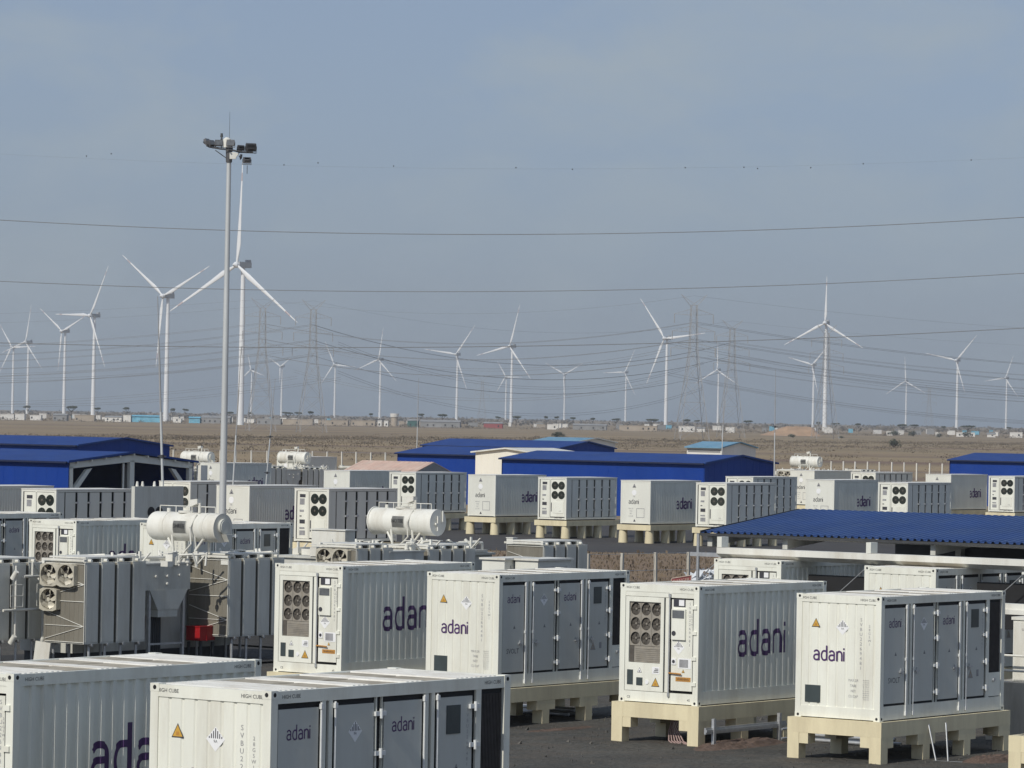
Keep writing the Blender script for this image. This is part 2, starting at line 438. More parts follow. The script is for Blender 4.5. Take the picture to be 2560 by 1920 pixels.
# the yard floor: uneven gravel
# the gravel stops where the brown strip behind the fence starts
def flat_poly(name, m, xy, z): return sheet(name, m, xy, z)
gravel_mb = MB()
gx0, gx1, gy0, gy1 = -60.0, 60.0, 20.0, 203.0
nx, ny = 150, 200
for j in range(ny+1):
    for i in range(nx+1):
        x = gx0 + (gx1-gx0)*i/nx; y = gy0 + (gy1-gy0)*j/ny
        e = min(1, min(i, j, nx-i, ny-j) / 3)
        h = .05 * (math.sin(x*1.3+y*.4) * math.sin(y*.9-x*.5) * .5 + random.uniform(-.45, .45))
        gravel_mb.v.append((x, y + (1.5*math.sin(x*.35) if j == ny else 0), 0.004 + e*(.036 + h*.6)))
for j in range(ny):
    for i in range(nx):
        a = j*(nx+1)+i; gravel_mb.f.append((a, a+1, a+nx+2, a+nx+1)); gravel_mb.m.append(0); gravel_mb.s.append(True)
gravel_mb.build('gravel_yard', M_GRAVEL, kind='structure')
sheet('access_road', M_ROAD, [(-90, 246), (95, 249.5), (95, 330), (-90, 330)], 0.008)

stn = MB(); rs = random.Random(5)
for _ in range(5200):
    y = rs.uniform(62, 112); x = rs.uniform(-.125, .135)*y; q = rs.uniform(.018, .06) * (2.2 if rs.random() < .04 else 1)
    v0 = [Vector((x+rs.uniform(-q, q), y+rs.uniform(-q, q), .02+rs.uniform(0, q))) for _k in range(3)]
    c_ = Vector((x, y, .03+q*.9))
    v1 = [Vector((x+q*math.cos(a_+k_*2.1), y+q*math.sin(a_+k_*2.1), .01)) for k_, a_ in ((0, rs.random()), (1, rs.random()), (2, rs.random()))]
    stn.add(v1 + [c_ + Vector((rs.uniform(-q, q)*.4, rs.uniform(-q, q)*.4, 0))], [(0, 1, 3), (1, 2, 3), (2, 0, 3)])
stn.build('loose_stones', mat('loose_stone', (0.085, 0.08, 0.072), 0.9, 0, 0.5, 1.5, (0.2, 0.18, 0.15), 0.5), kind='stuff')

# ================================================================== battery container, large type
L, W, H = 6.058, 2.438, 3.04
X1, Y1 = W/2, L/2
EX, EY, EZ = Vector((1,0,0)), Vector((0,1,0)), Vector((0,0,1))
def container_frame(root, H, L, W, paint, post=.16, top=.2, bot=.36, casting=True):
    X, Y = W/2, L/2
    mb = MB()
    for sx in (-1, 1):
        for sy in (-1, 1):
            x0, x1 = sorted((sx*X, sx*(X-post))); y0, y1 = sorted((sy*Y, sy*(Y-post)))
            mb.box(x0, x1, y0, y1, .12 if casting else 0, H-.12 if casting else H)
        x0, x1 = sorted((sx*(X-.003), sx*(X-.09)))
        mb.box(x0, x1, -Y+post, Y-post, H-top, H-.01); mb.box(x0, x1, -Y+post, Y-post, .02, bot)
    for sy in (-1, 1):
        y0, y1 = sorted((sy*(Y-.003), sy*(Y-.09)))
        mb.box(-X+post, X-post, y0, y1, H-top, H-.01); mb.box(-X+post, X-post, y0, y1, .02, bot*.8)
    mb.box(-X+.1, X-.1, -Y+.1, Y-.1, .1, .16)
    mb.build('frame', paint, root)
    if casting:
        cm = MB(); a, b, c = .178, .162, .12
        cm.box(-.004, a, -.004, b, -.002, c+.002)
        for (cc, n) in (((a*.5, -.0055, c*.5), (0,-1,0)), ((-.0055, b*.5, c*.5), (-1,0,0))):
            d = MB(); d.disc(cc, n, .036, 10)
            cm.add(d.v, d.f, 1)
        me = cm.mesh('corner_casting', [paint, M_GASKET])
        for sx in (-1, 1):
            for sy in (-1, 1):
                for k in (0, 1):
                    o = link('corner_casting', me, root); o.location = (sx*X, sy*Y, k*(H-c)); o.scale = (-sx, -sy, 1)
def stencil(root, o, right, up, s, size, m=M_PRINT, nm='stencil_lettering', sx=1.0):
    mb = MB(); put_text(mb, s, size, o, right, up, 0, sx); return mb.build(nm, m, root)
def column_text(root, o, right, s, size, step, m=M_GREYPRINT, nm='serial_lettering'):
    """characters standing one under the other"""
    mb = MB(); o = Vector(o)
    for i, ch in enumerate(s):
        if ch != ' ': put_text(mb, ch, size, o - EZ*step*i, right, EZ, 0, 1.05)
    return mb.build(nm, m, root)

def battery_container():
    root = thing('battery_container', '', 'container')
    container_frame(root, H, L, W, M_WHITE)
    # roof: pressed ribs and flat dusty plates
    mb = MB(); mb.box(-X1+.09, X1-.09, -Y1+.09, Y1-.09, H-.08, H-.035)
    mb.build('roof_sheet', M_ROOF, root)
    me = MB().box(-X1+.12, X1-.12, -.03, .03, H-.034, H-.004).mesh('roof_rib', M_ROOF)
    secs = [(-2.85, -1.75, 0), (-1.70, -1.0, 1), (-.95, -.45, 0), (-.40, .35, 1), (.40, .85, 0), (.90, 1.65, 1), (1.70, 2.85, 0)]
    for a, b, kind in secs:
        if kind == 0:
            y = a + .06
            while y < b: link('roof_rib', me, root, (0, y, 0)); y += .125
        else:
            for x0, x1 in ((-1.02, -.04), (.06, 1.04)):
                s = random.uniform(-.08, .08)
                MB().box(x0, x1, a+s, b+s, H-.034, H-.018).build('roof_plate', M_ROOFDUST, root)
    # -x side: corrugated with the big lettering
    mb = MB(); cu, pf = corrugate(mb, (-X1+.012, Y1-.16, 0), -EY, -EX, L-.32, .36, H-.2, .278, .042, .34, .085)
    side = mb.build('corrugated_side', M_WHITE, root)
    # fan container side: on screen the lettering sits right of the middle
    lo = 1.70
    lm = logo_mb((-X1+.012-.004, Y1-.16-lo, 1.22), -EY, EZ, -EX, .60, .20, [t-lo for t in cu if lo < t < lo+3.0], lambda t: pf(t+lo))
    lm.build('logo', M_PURPLE, root)
    # -y end: plain shallow ribs
    mb = MB(); corrugate(mb, (-X1+.16, -Y1+.02, 0), EX, -EY, W-.32, .288, H-.2, .262, .018, .70, .08)
    mb.build('ribbed_end', M_WHITE, root)
    yo = -Y1+.02-.004; r, u, n = EX, EZ, -EY
    def P(x, z): return Vector((-X1+x, yo, z))
    logo_mb(P(.50, 1.42), r, u, n, .24, .19).build('logo', M_PURPLE, root)
    triangle(root, P(.56, 2.32), r, u, n, .125)
    diamond(root, P(1.33, 2.25), r, u, n, .19)
    column_text(root, P(1.86, 2.42), r, 'SVBU2269481', .115, .118)
    column_text(root, P(2.10, 2.28), r, '28G5W1', .085, .088)
    mb = MB()
    for k, s in enumerate(('MAX.GR', 'TARE', 'NET', 'CU.CAP')): put_text(mb, s, .09, P(1.66, .94-.13*k), r, u, 0, .85)
    for k in range(10): put_text(mb, random.choice(('38 000 KG', '83 780 LB', ' 4 260 KG', '33 740 KG', '1 197 CU')), .042, P(2.02, .97-.052*k), r, u, 0, 1.0)
    mb.build('data_lettering', M_GREYPRINT, root)
    plate(root, 'vent_plate', P(.28, .38), r, u, n, .44, .42, M_LABELGREY, .015)
    # stencils at the top corners
    mb = MB()
    for x in (.36, 2.06): put_text(mb, 'HIGH CUBE', .085, Vector((-X1+x, -Y1-.001, H-.125)), EX, EZ)
    for y in (-2.55, 2.55): put_text(mb, 'HIGH CUBE', .085, Vector((X1, y, H-.125)), EY, EZ); put_text(mb, 'HIGH CUBE', .085, Vector((-X1, y, H-.125)), -EY, EZ)
    for x in (-.84, .84): put_text(mb, 'HIGH CUBE', .085, Vector((x, Y1, H-.125)), -EX, EZ)
    mb.build('stencil_lettering', M_PRINT, root)
    # +x side: four doors, lock rods, hinges, mesh at the fan end
    x = X1
    MB().box(x-.10, x-.06, -Y1+.16, Y1-.16, .36, H-.2).build('gasket', M_GASKET, root)
    doors = [(-2.84, -1.88), (-1.46, -.52), (-.26, .70), (1.12, 2.02)]
    for i, (a, b) in enumerate(doors):
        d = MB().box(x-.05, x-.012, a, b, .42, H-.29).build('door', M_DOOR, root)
        hy = b-.16 if i in (0, 2) else a+.16
        MB().box(x-.011, x+.03, hy-.09, hy+.09, 1.16, 1.20).box(x-.011, x+.012, hy-.03, hy+.03, 1.10, 1.26).build('handle', M_STEEL, d)
        if i in (0, 2): logo_mb((x-.010, a+.20, 2.28), EY, EZ, EX, .15, .16).build('logo', M_PURPLE, d)
        if i == 1: diamond(d, (x-.010, a+.48, 2.33), EY, EZ, EX, .17)
        triangle(d, (x-.010, (a+b)/2+.05, 1.62), EY, EZ, EX, .05, [M_GREYPRINT, M_PRINT, M_PRINT])
        if i == 0: stencil(d, (x-.010, a+.47, .92), EY, EZ, 'SVOLT', .19, M_PRINT, 'lettering')
        if i == 3:
            plate(d, 'window', (x-.010, a+.22, 2.16), EY, EZ, EX, .36, .46, M_LABELGREY)
            triangle(d, (x-.010, a+.22, .98), EY, EZ, EX, .13, [M_TOWNTAN, M_GREYPRINT, M_GREYPRINT])
            plate(d, 'label', (x-.010, a+.52, .92), EY, EZ, EX, .10, .17, M_GREYPRINT, .004)
            column_text(d, (x-.010, b-.12, 2.5), EY, 'SVBU2269481', .085, .088)
    # door posts left standing between the doors
    for y0, y1 in ((-1.83, -1.675), (-1.665, -1.51), (-.50, -.42), (-.35, -.28), (.75, .90), (.91, 1.06)):
        MB().box(x-.055, x-.008, y0+.03, y1-.03, .36, H-.2).build('door_post', M_WHITE, root)
    for y in (-1.84, -1.50, .74, 1.08):
        MB().cyl((x+.012, y, .12), (x+.012, y, H-.22), .018, None, 8).box(x-.012, x+.04, y-.03, y+.03, .10, .2).box(x-.012, x+.04, y-.03, y+.03, H-.32, H-.24).box(x-.012, x+.035, y-.028, y+.028, 1.45, 1.52).build('lock_rod', M_ZINC, root)
    hm = MB().box(x-.012, x+.03, -.13, .13, -.035, .035).cyl((x+.03, 0, -.075), (x+.03, 0, .075), .03, None, 8).mesh('hinge', M_ZINC)
    for y in (-.385, 2.06):
        for z in (.62, 1.28, 1.96, 2.58): link('hinge', hm, root, (0, y, z))
    MB().box(x-.05, x-.010, 2.12, 2.26, .36, H-.2).build('door_post', M_WHITE, root)
    g = MB(); g.box(x-.07, x-.05, 2.27, 2.82, 1.0, H-.28)
    for k in range(14): g.box(x-.05, x-.03, 2.28+.04*k, 2.295+.04*k, 1.0, H-.28)
    g.build('side_grille', M_DGRILLE, root)
    MB().box(x-.06, x-.014, 2.27, 2.86, .38, .98).build('side_panel', M_WHITE, root)
    MB().cyl((x-.014, 2.5, .8), (x+.03, 2.5, .8), .05, None, 10).build('knob', M_STEEL, root)
    # +y end: fan bank on the left (seen from outside), control door on the right
    yo = Y1; r, n = -EX, EY
    def Q(s, z, e=0.0): return Vector((X1-s, yo+e, z))          # s = distance from the left edge
    def qbox(mb, s0, s1, z0, z1, e0, e1, m=0): return mb.box(X1-s1, X1-s0, yo+e0, yo+e1, z0, z1, m)
    gk = MB(); qbox(gk, .16, W-.16, .29, H-.2, -.16, -.12); gk.build('gasket', M_GASKET, root)
    pn = MB()
    qbox(pn, .17, .28, .30, H-.33, -.06, -.006); qbox(pn, 1.26, 1.36, .30, H-.33, -.06, -.006)
    qbox(pn, .28, 1.26, H-.46, H-.33, -.06, -.006); qbox(pn, .28, 1.26, .30, 1.02, -.06, -.006)
    fp = pn.build('fan_panel', M_WHITE, root)
    hd = MB(); qbox(hd, .16, W-.16, H-.32, H-.2, -.06, -.012); hd.build('header_panel', M_WHITE, root)
    pl = MB(); s0, z0, c = .285, 1.45, .327
    zt = [1.45+.376*k for k in range(4)]
    for i in range(3):
        for j in range(3):
            cx, cz = s0 + c*(i+.5), z0+.376*(j+.5)
            N = 16; vs = []
            for k in range(N):
                a = 2*math.pi*k/N; ca, sa = math.cos(a), math.sin(a)
                q = 1/max(abs(ca), abs(sa))
                vs.append(Q(cx+ca*q*c/2, cz+sa*q*.188, -.055)); vs.append(Q(cx+ca*.150, cz+sa*.165, -.055))
            pl.add(vs, [(2*k, 2*k+1, 2*((k+1) % N)+1, 2*((k+1) % N)) for k in range(N)])
    for k in (1, 2): qbox(pl, s0+c*k-.008, s0+c*k+.008, z0, z0+1.128, -.054, -.045)
    pl.build('fan_plate', M_FANPLATE, root)
    fb_ = MB(); qbox(fb_, .285, 1.265, 1.44, 2.585, -.119, -.112); fb_.build('fan_back', M_FANDARK, root)
    fm = MB(); fm.cyl((0, -.03, 0), (0, .005, 0), .055, .04, 10, 0)
    for k in range(5):
        a = 2*math.pi*k/5
        def pq(rr, da, e): return (rr*math.cos(a+da), e, rr*math.sin(a+da))
        fm.add([pq(.045, -.3, -.02), pq(.15, -.28, -.025), pq(.155, .42, -.005), pq(.045, .5, -.002)], [(0,1,2,3), (3,2,1,0)], 0)
    fmesh = fm.mesh('fan', M_FANDARK); hub = MB().cyl((0, .0, 0), (0, .012, 0), .028, .02, 8).mesh('fan_hub', M_FANPLATE)
    for i in range(3):
        for j in range(3):
            f = link('fan', fmesh, root, Q(s0+c*(i+.5), z0+.376*(j+.5), -.085)); f.rotation_euler = (0, random.uniform(0, 6), 0)
            h = link('fan_hub', hub, f)
    lv = MB(); qbox(lv, .285, .42, 1.03, 1.44, -.055, -.05); lv.build('dark_plate', M_FANDARK, root)
    lv = MB(); qbox(lv, .43, 1.255, 1.03, 1.44, -.055, -.045)
    for k in range(7): qbox(lv, .47, 1.22, 1.07+.05*k, 1.095+.05*k, -.045, -.03)
    lv.build('louvre', M_FANPLATE, root)
    P6 = -.004
    plate(root, 'vent_plate', Q(.25, .45, P6), r, EZ, n, .18, .38, M_LABELGREY)
    plate(root, 'label', Q(.54, .44, P6), r, EZ, n, .19, .20, M_LABELGREY)
    MB().cyl(Q(.87, .53, P6), Q(.87, .53, .012), .055, None, 12).build('cap', M_LABELWHITE, root)
    triangle(root, Q(1.13, .52, P6), r, EZ, n, .13)
    triangle(root, Q(.63, .82, P6), r, EZ, n, .075, [M_LABELWHITE, M_PRINT, M_PRINT])
    lb = MB(); lb.poly([Q(1.02,.75,P6), Q(1.25,.75,P6), Q(1.25,.93,P6), Q(1.02,.93,P6)], n*.004, 0)
    for k in range(3): lb.poly([Q(1.07+.02*k,.79+.04*k,0), Q(1.22,.79+.04*k,0), Q(1.22,.81+.04*k,0), Q(1.07+.02*k,.81+.04*k,0)], n*.003, 1)
    lb.build('label', [M_LABELWHITE, M_PRINT], root)
    st = MB(); qbox(st, 1.40, 1.50, .30, H-.33, -.06, -.02); st.build('door_post', M_WHITE, root)
    MB().cyl(Q(1.55, .18, .02), Q(1.55, H-.22, .02), .02, None, 8).cyl(Q(1.55, H-.30, .02), Q(1.55, H-.22, .02), .035, None, 8).cyl(Q(1.55, .2, .02), Q(1.55, .3, .02), .035, None, 8).build('lock_rod', M_STEEL, root)
    dm = MB(); qbox(dm, 1.60, 2.25, .36, H-.36, -.06, -.01); dr = dm.build('control_door', M_WHITE, root)
    for z in (.5, 1.15, 1.8, 2.45):
        hb = MB(); qbox(hb, 2.24, 2.38, z, z+.09, -.012, .03); hb.build('hinge', M_WHITE, root)
    def dplate(nm, s, z, w, h, m, t=.012, e=-.008): return plate(dr, nm, Q(s, z, e), r, EZ, n, w, h, m, t)
    dplate('display', 1.66, 2.50, .36, .20, M_PRINT); dplate('display', 1.83, 2.525, .16, .15, M_LABELWHITE, .006, .006)
    dplate('meter_box', 1.63, 1.66, .42, .78, M_WHITE, .06); dplate('window', 1.66, 2.21, .36, .20, M_GLASS, .008, .054)
    MB().cyl(Q(1.71, 1.82, .052), Q(1.71, 1.82, .058), .065, None, 14).build('vent_emblem', M_PRINT, dr)
    diamond(dr, Q(1.83, 1.46, -.006), r, EZ, n, .18)
    dplate('socket', 1.62, 1.02, .14, .16, M_LABELWHITE, .02)
    MB().cyl(Q(1.69, 1.10, .012), Q(1.69, 1.10, .018), .045, None, 12).build('socket_mark', M_PRINT, dr)
    dplate('instruction_label', 1.82, .93, .40, .26, M_LABELWHITE, .004); dplate('instruction_label', 1.86, .96, .27, .20, M_GREYPRINT, .003, -.003)
    hm2 = MB().tube([Q(1.56, .80, .03), Q(1.80, .80, .05), Q(1.95, .79, .05)], .02, 6); hm2.build('handle', M_ORANGE, dr)
    triangle(dr, Q(1.98, .86, -.006), r, EZ, n, .05)
    dplate('warning_strip', 1.75, .60, .46, .11, M_ORANGE, .004)
    stencil(dr, Q(1.98, .63, -.001), r, EZ, 'WARNING', .075, M_PRINT, 'lettering')
    column_text(root, Q(2.16, 2.55, -.008), r, 'SVBU2269481', .10, .105, M_GREYPRINT); column_text(root, Q(2.225, 2.3, -.006), r, '28G5W1', .06, .065, M_GREYPRINT)
    mb = MB()
    for s in (.3, 2.16): put_text(mb, 'CE' if s < 1 else '45', .09, Q(s, .10, .0), r, EZ)
    mb.build('stencil_lettering', M_PRINT, root)
    return root

def container_plinth():
    """cream concrete trestle: side beams with haunched legs, joined by cross beams"""
    root = thing('container_plinth', '', 'plinth')
    X, Y, T = W/2+.13, L/2+.13, 1.055
    def leg_outline(y, w, h, first, last):
        pts = [(y-w, -.1), (y+w, -.1)]
        if not last: pts += [(y+w, .42), (y+w+h, .42), (y+w+h, .68)]
        else: pts += [(y+w, .68)]
        if not first: pts += [(y-w-h, .68), (y-w-h, .42), (y-w, .42)]
        else: pts += [(y-w, .68)]
        return pts
    for sx in (-1, 1):
        xo = sx*X - (0 if sx < 0 else .34)
        MB().box(xo, xo+.34, -Y, Y, .68, T).build('side_beam', M_CREAM, root)
        for i in range(4):
            y = (-Y+.16) + i*(2*Y-.32)/3
            p = leg_outline(y, .16, .26, i == 0, i == 3)
            MB().poly([(xo+.004, b, c) for b, c in p], (.332, 0, 0)).build('leg', M_CREAM, root)
    for sy in (-1, 1):
        y0 = -Y if sy < 0 else Y-.34
        MB().box(-X+.34, X-.34, y0+.002, y0+.338, .68, T).build('cross_beam', M_CREAM, root)
        for sx in (-1, 1):
            a = sx*(X-.34)
            MB().poly([(a, y0+.006, .42), (a - sx*.26, y0+.006, .42), (a - sx*.26, y0+.006, .68), (a, y0+.006, .68)], (0, .328, 0)).build('haunch', M_CREAM, root)
    for sx in (-1, 1):
        MB().box(sx*(X-.17)-.06, sx*(X-.17)+.06, -Y+.25, Y-.25, T, T+.004).build('bearing_strip', M_GASKET, root)
    return root

# ================================================================== storage container, narrow-ribbed type
H2 = 2.9
def ribbed_container():
    root = thing('ribbed_container', '', 'container')
    container_frame(root, H2, L, W, M_GREYWHITE, .13, .12, .16, False)
    MB().box(-X1-.02, X1+.02, -Y1-.02, Y1+.02, H2-.008, H2+.03).build('roof_sheet', M_ROOF, root)
    # +x side: narrow ribs and small lettering
    mb = MB(); cu, pf = corrugate(mb, (X1-.012, -Y1+.13, 0), EY, EX, L-.26, .16, H2-.12, .20, .036, .30, .13)
    mb.build('corrugated_side', M_GREYWHITE, root)
    lo = 3.0
    logo_mb((X1-.012+.004, -Y1+.13+lo, 1.02), EY, EZ, EX, .50, .22, [t-lo for t in cu if lo < t < lo+2.2], lambda t: pf(t+lo)).build('logo', M_PURPLE, root)
    # -y end: flat plate with prints
    MB().box(-X1+.13, X1-.13, -Y1+.012, -Y1+.05, .13, H2-.12).build('end_plate', M_GREYWHITE, root)
    yo = -Y1+.008
    def P(x, z): return Vector((-X1+x, yo, z))
    triangle(root, P(1.10, 2.55), EX, EZ, -EY, .15, [M_GREYPRINT, M_PRINT, M_PRINT])
    mb = MB().cyl(P(1.10, 2.1), P(1.10, 2.1)-EY*.004, .19, None, 14); mb.build('round_label', M_LABELWHITE, root)
    stencil(root, P(1.10, 1.78), EX, EZ, '96', .17, M_GREYPRINT, 'lettering')
    logo_mb(P(.66, 1.34), EX, EZ, -EY, .22, .18).build('logo', M_PRINT, root)
    mb = MB()
    for k in range(4): put_text(mb, ('MAX.GR', 'TARE', 'NET', 'CU.CAP')[k], .13, P(.85, .98-.17*k), EX, EZ, 0, .8)
    mb.build('data_lettering', M_GREYPRINT, root)
    fr = MB()
    for a, b, c, d in ((1.3, 1.95, 1.02, 1.05), (1.3, 1.95, .42, .45), (1.3, 1.33, .45, 1.02), (1.92, 1.95, .45, 1.02)): fr.box(-X1+a, -X1+b, yo-.004, yo+.002, c, d)
    fr.build('label_frame', M_GREYPRINT, root)
    triangle(root, P(1.15, .22), EX, EZ, -EY, .10, [M_PRINT, M_PRINT, M_PRINT])
    # +y end: label strip on the left, four fans on the right (seen from outside)
    yo = Y1; r, n = -EX, EY
    def Q(s, z, e=0.0): return Vector((X1-s, yo+e, z))
    def qb(mb, s0, s1, z0, z1, e0, e1, m=0): return mb.box(X1-s1, X1-s0, yo+e0, yo+e1, z0, z1, m)
    b = MB(); qb(b, .13, W-.13, .13, H2-.12, -.05, -.02); b.build('gasket', M_GASKET, root)
    b = MB(); qb(b, .20, .98, .15, H2-.14, -.02, -.006); b.build('control_door', M_WHITE, root)
    b = MB(); qb(b, 1.10, W-.13, .20, H2-.14, -.02, .012); qb(b, 1.02, 1.08, .14, H2-.12, -.02, .03); b.build('fan_panel', M_WHITE, root)
    for z, h_, w_, m in ((2.42, .18, .40, M_PRINT), (2.02, .34, .34, M_GREYPRINT), (1.62, .12, .30, M_GREYPRINT), (1.36, .06, .14, M_PRINT), (.98, .22, .38, M_PRINT), (.68, .1, .36, M_GREYPRINT), (.34, .26, .40, M_GREYPRINT)):
        plate(root, 'label', Q(.38, z, -.004), r, EZ, n, w_, h_, m, .006)
    plate(root, 'side_slot', Q(1.14, .55, .014), r, EZ, n, .07, .62, M_PRINT, .004)
    bx = MB(); bx.poly([Q(1.30,.45,.013), Q(2.2,.45,.013), Q(2.2,1.25,.013), Q(1.30,1.25,.013)], n*.02); bx.build('service_panel', M_WHITE, root)
    stencil(root, Q(1.95, .55, .036), r, EZ, 'UPPL', .11, M_GREYPRINT, 'lettering')
    fm = MB(); fm.cyl((0, -.0, 0), (0, .006, 0), .285, None, 20, 0)
    for k in range(10):
        a = 2*math.pi*k/10; fm.box(-.004, .004, 0, 0, 0, 0)
        ca, sa = math.cos(a), math.sin(a)
        fm.add([(ca*.06-sa*.01, .012, sa*.06+ca*.01), (ca*.06+sa*.01, .012, sa*.06-ca*.01), (ca*.28+sa*.012, .009, sa*.28-ca*.012), (ca*.28-sa*.012, .009, sa*.28+ca*.012)], [(0,1,2,3), (3,2,1,0)], 1)
    fm.cyl((0, .006, 0), (0, .02, 0), .07, .05, 10, 1)
    fme = fm.mesh('fan', [M_FANGREEN, M_FANDARK])
    for cx in (1.46, 2.02):
        for cz in (2.36, 1.70): link('fan', fme, root, Q(cx, cz, .014))
    stencil(root, Q(1.75, .05, .002), r, EZ, 'ZTTE 1 TX4', .12, M_PRINT, 'lettering')
    # -x side: blank bay and five door leaves with dark lock recesses
    x = -X1
    MB().box(x+.16, x+.18, -Y1+.13, Y1-.13, .16, H2-.12).build('gasket', M_GASKET, root)
    MB().box(x+.02, x+.09, 2.40, Y1-.13, .17, H2-.13).build('blank_bay', M_GREYWHITE, root)
    me = MB().box(x+.03, x+.09, -.35, .37, .18, H2-.14).mesh('door', M_GREYWHITE)
    rod = MB().cyl((x+.02, 0, .17), (x+.02, 0, H2-.14), .016, None, 6).mesh('lock_rod', M_STEEL)
    hd = MB().box(x-.05, x+.03, -.13, .10, 1.38, 1.47).box(x-.03, x+.03, -.1, .1, .62, .70).box(x-.03, x+.03, -.1, .1, 2.2, 2.28).mesh('handle', M_STEEL)
    for k in range(6):
        y = 1.92 - .915*k
        link('door', me, root, (0, y, 0))
        if k == 5: break
        link('lock_rod', rod, root, (0, y-.515, 0)); link('handle', hd, root, (0, y-.45, 0))
    return root

def column_plinth():
    root = thing('column_plinth', '', 'plinth')
    X, Y, T = W/2+.16, L/2+.16, 1.295
    MB().box(-X, X, -Y, Y, .87, T-.06).build('deck_slab', M_CREAM, root)
    MB().box(-X+.25, X-.25, -Y+.2, Y-.2, T-.06, T).build('bearing_strip', M_GASKET, root)
    me = MB().cyl((0, 0, -.1), (0, 0, .871), .33, .28, 16).mesh('column', M_CREAM)
    for sx in (-1, 1):
        for i in range(4): link('column', me, root, (sx*(X-.30), -Y+.32+i*(2*Y-.64)/3, 0))
    return root

# ================================================================== placing the containers
def centre(near, rot180):
    """near = the corner nearest the camera (bottom of the lit end and shaded side)"""
    p = Vector((near[0], near[1], 0)); return p - V*(W/2) + U*(L/2)
HT = 1.06
big = battery_container(); plinth = container_plinth()
G_BIG = 'large battery containers in alternating rows'
big['group'] = G_BIG
plinth['group'] = 'cream trestle plinths under the large containers'
big_t, plinth_t = tree(big), tree(plinth)
BIG = [   # near corner, turned round, container label, plinth label
 ((-7.807, 62.958), 1, 'container with large dark lettering cut off by the lower left corner of the photo', 'trestle under the container in the lower left corner'),
 ((-3.552, 60.051), 0, 'closest container at the bottom of the photo, its white ribbed end carrying a yellow triangle', 'trestle under the closest container, at the bottom of the photo'),
 ((-4.599, 110.142), 1, 'container left of centre with a nine-fan end, its large lettering partly hidden', 'trestle under the fan end container left of centre'),
 ((-.241, 105.975), 0, 'container at the centre showing a lettered ribbed end and four shaded doors', 'shaded trestle under the four-door container at the centre'),
 ((4.849, 100.885), 1, 'container right of centre with nine-fan end and full large lettering on its ribs', 'trestle with one sunlit end, hoses hanging inside, right of centre'),
 ((9.083, 96.655), 0, 'rightmost raised container with lettered ribbed end, four doors and dark square vent', 'trestle under the rightmost raised container, second from the right edge'),
 ((-16.42, 150.63), 1, 'half-hidden fan end container behind the left transformer radiators', 'trestle behind the left transformer radiators'),
 (tuple((Vector((*(-8.35, 153.17),0)) - U*L).xy), 0, 'four-door container behind the round tank on the left', 'trestle behind the left round tank'),
 (tuple((Vector((*(-18.22, 161.96),0)) - U*L).xy), 0, 'container with shaded doors cut off by the left edge of the photo', 'trestle at the left edge of the photo'),
 ((8.25, 120.35), 1, 'fan end container standing under the blue-roofed canopy', 'trestle of the fan end container under the canopy'),
 (None, 0, 'four-door container under the canopy by the right edge', 'trestle of the four-door container under the canopy'),
]
prev = None
first = True
for near, turn, lab, plab in BIG:
    if near is None: near = (prev[0]+4.234, prev[1]-4.23)
    prev = near
    c = centre(near, turn)
    if first:
        o, q = big, plinth; first = False
        o['label'] = lab; q['label'] = plab; o.location = (c.x, c.y, HT); q.location = c
        o.rotation_euler = (0, 0, YAW + math.pi*turn); q.rotation_euler = (0, 0, YAW)
    else:
        o = dup(big_t, lab, (c.x, c.y, HT), YAW + math.pi*turn); q = dup(plinth_t, plab, c, YAW)
c = centre((11.98, 93.30), 0) + V*W
dup(plinth_t, 'empty trestle cut off by the lower right corner of the photo', c, YAW)

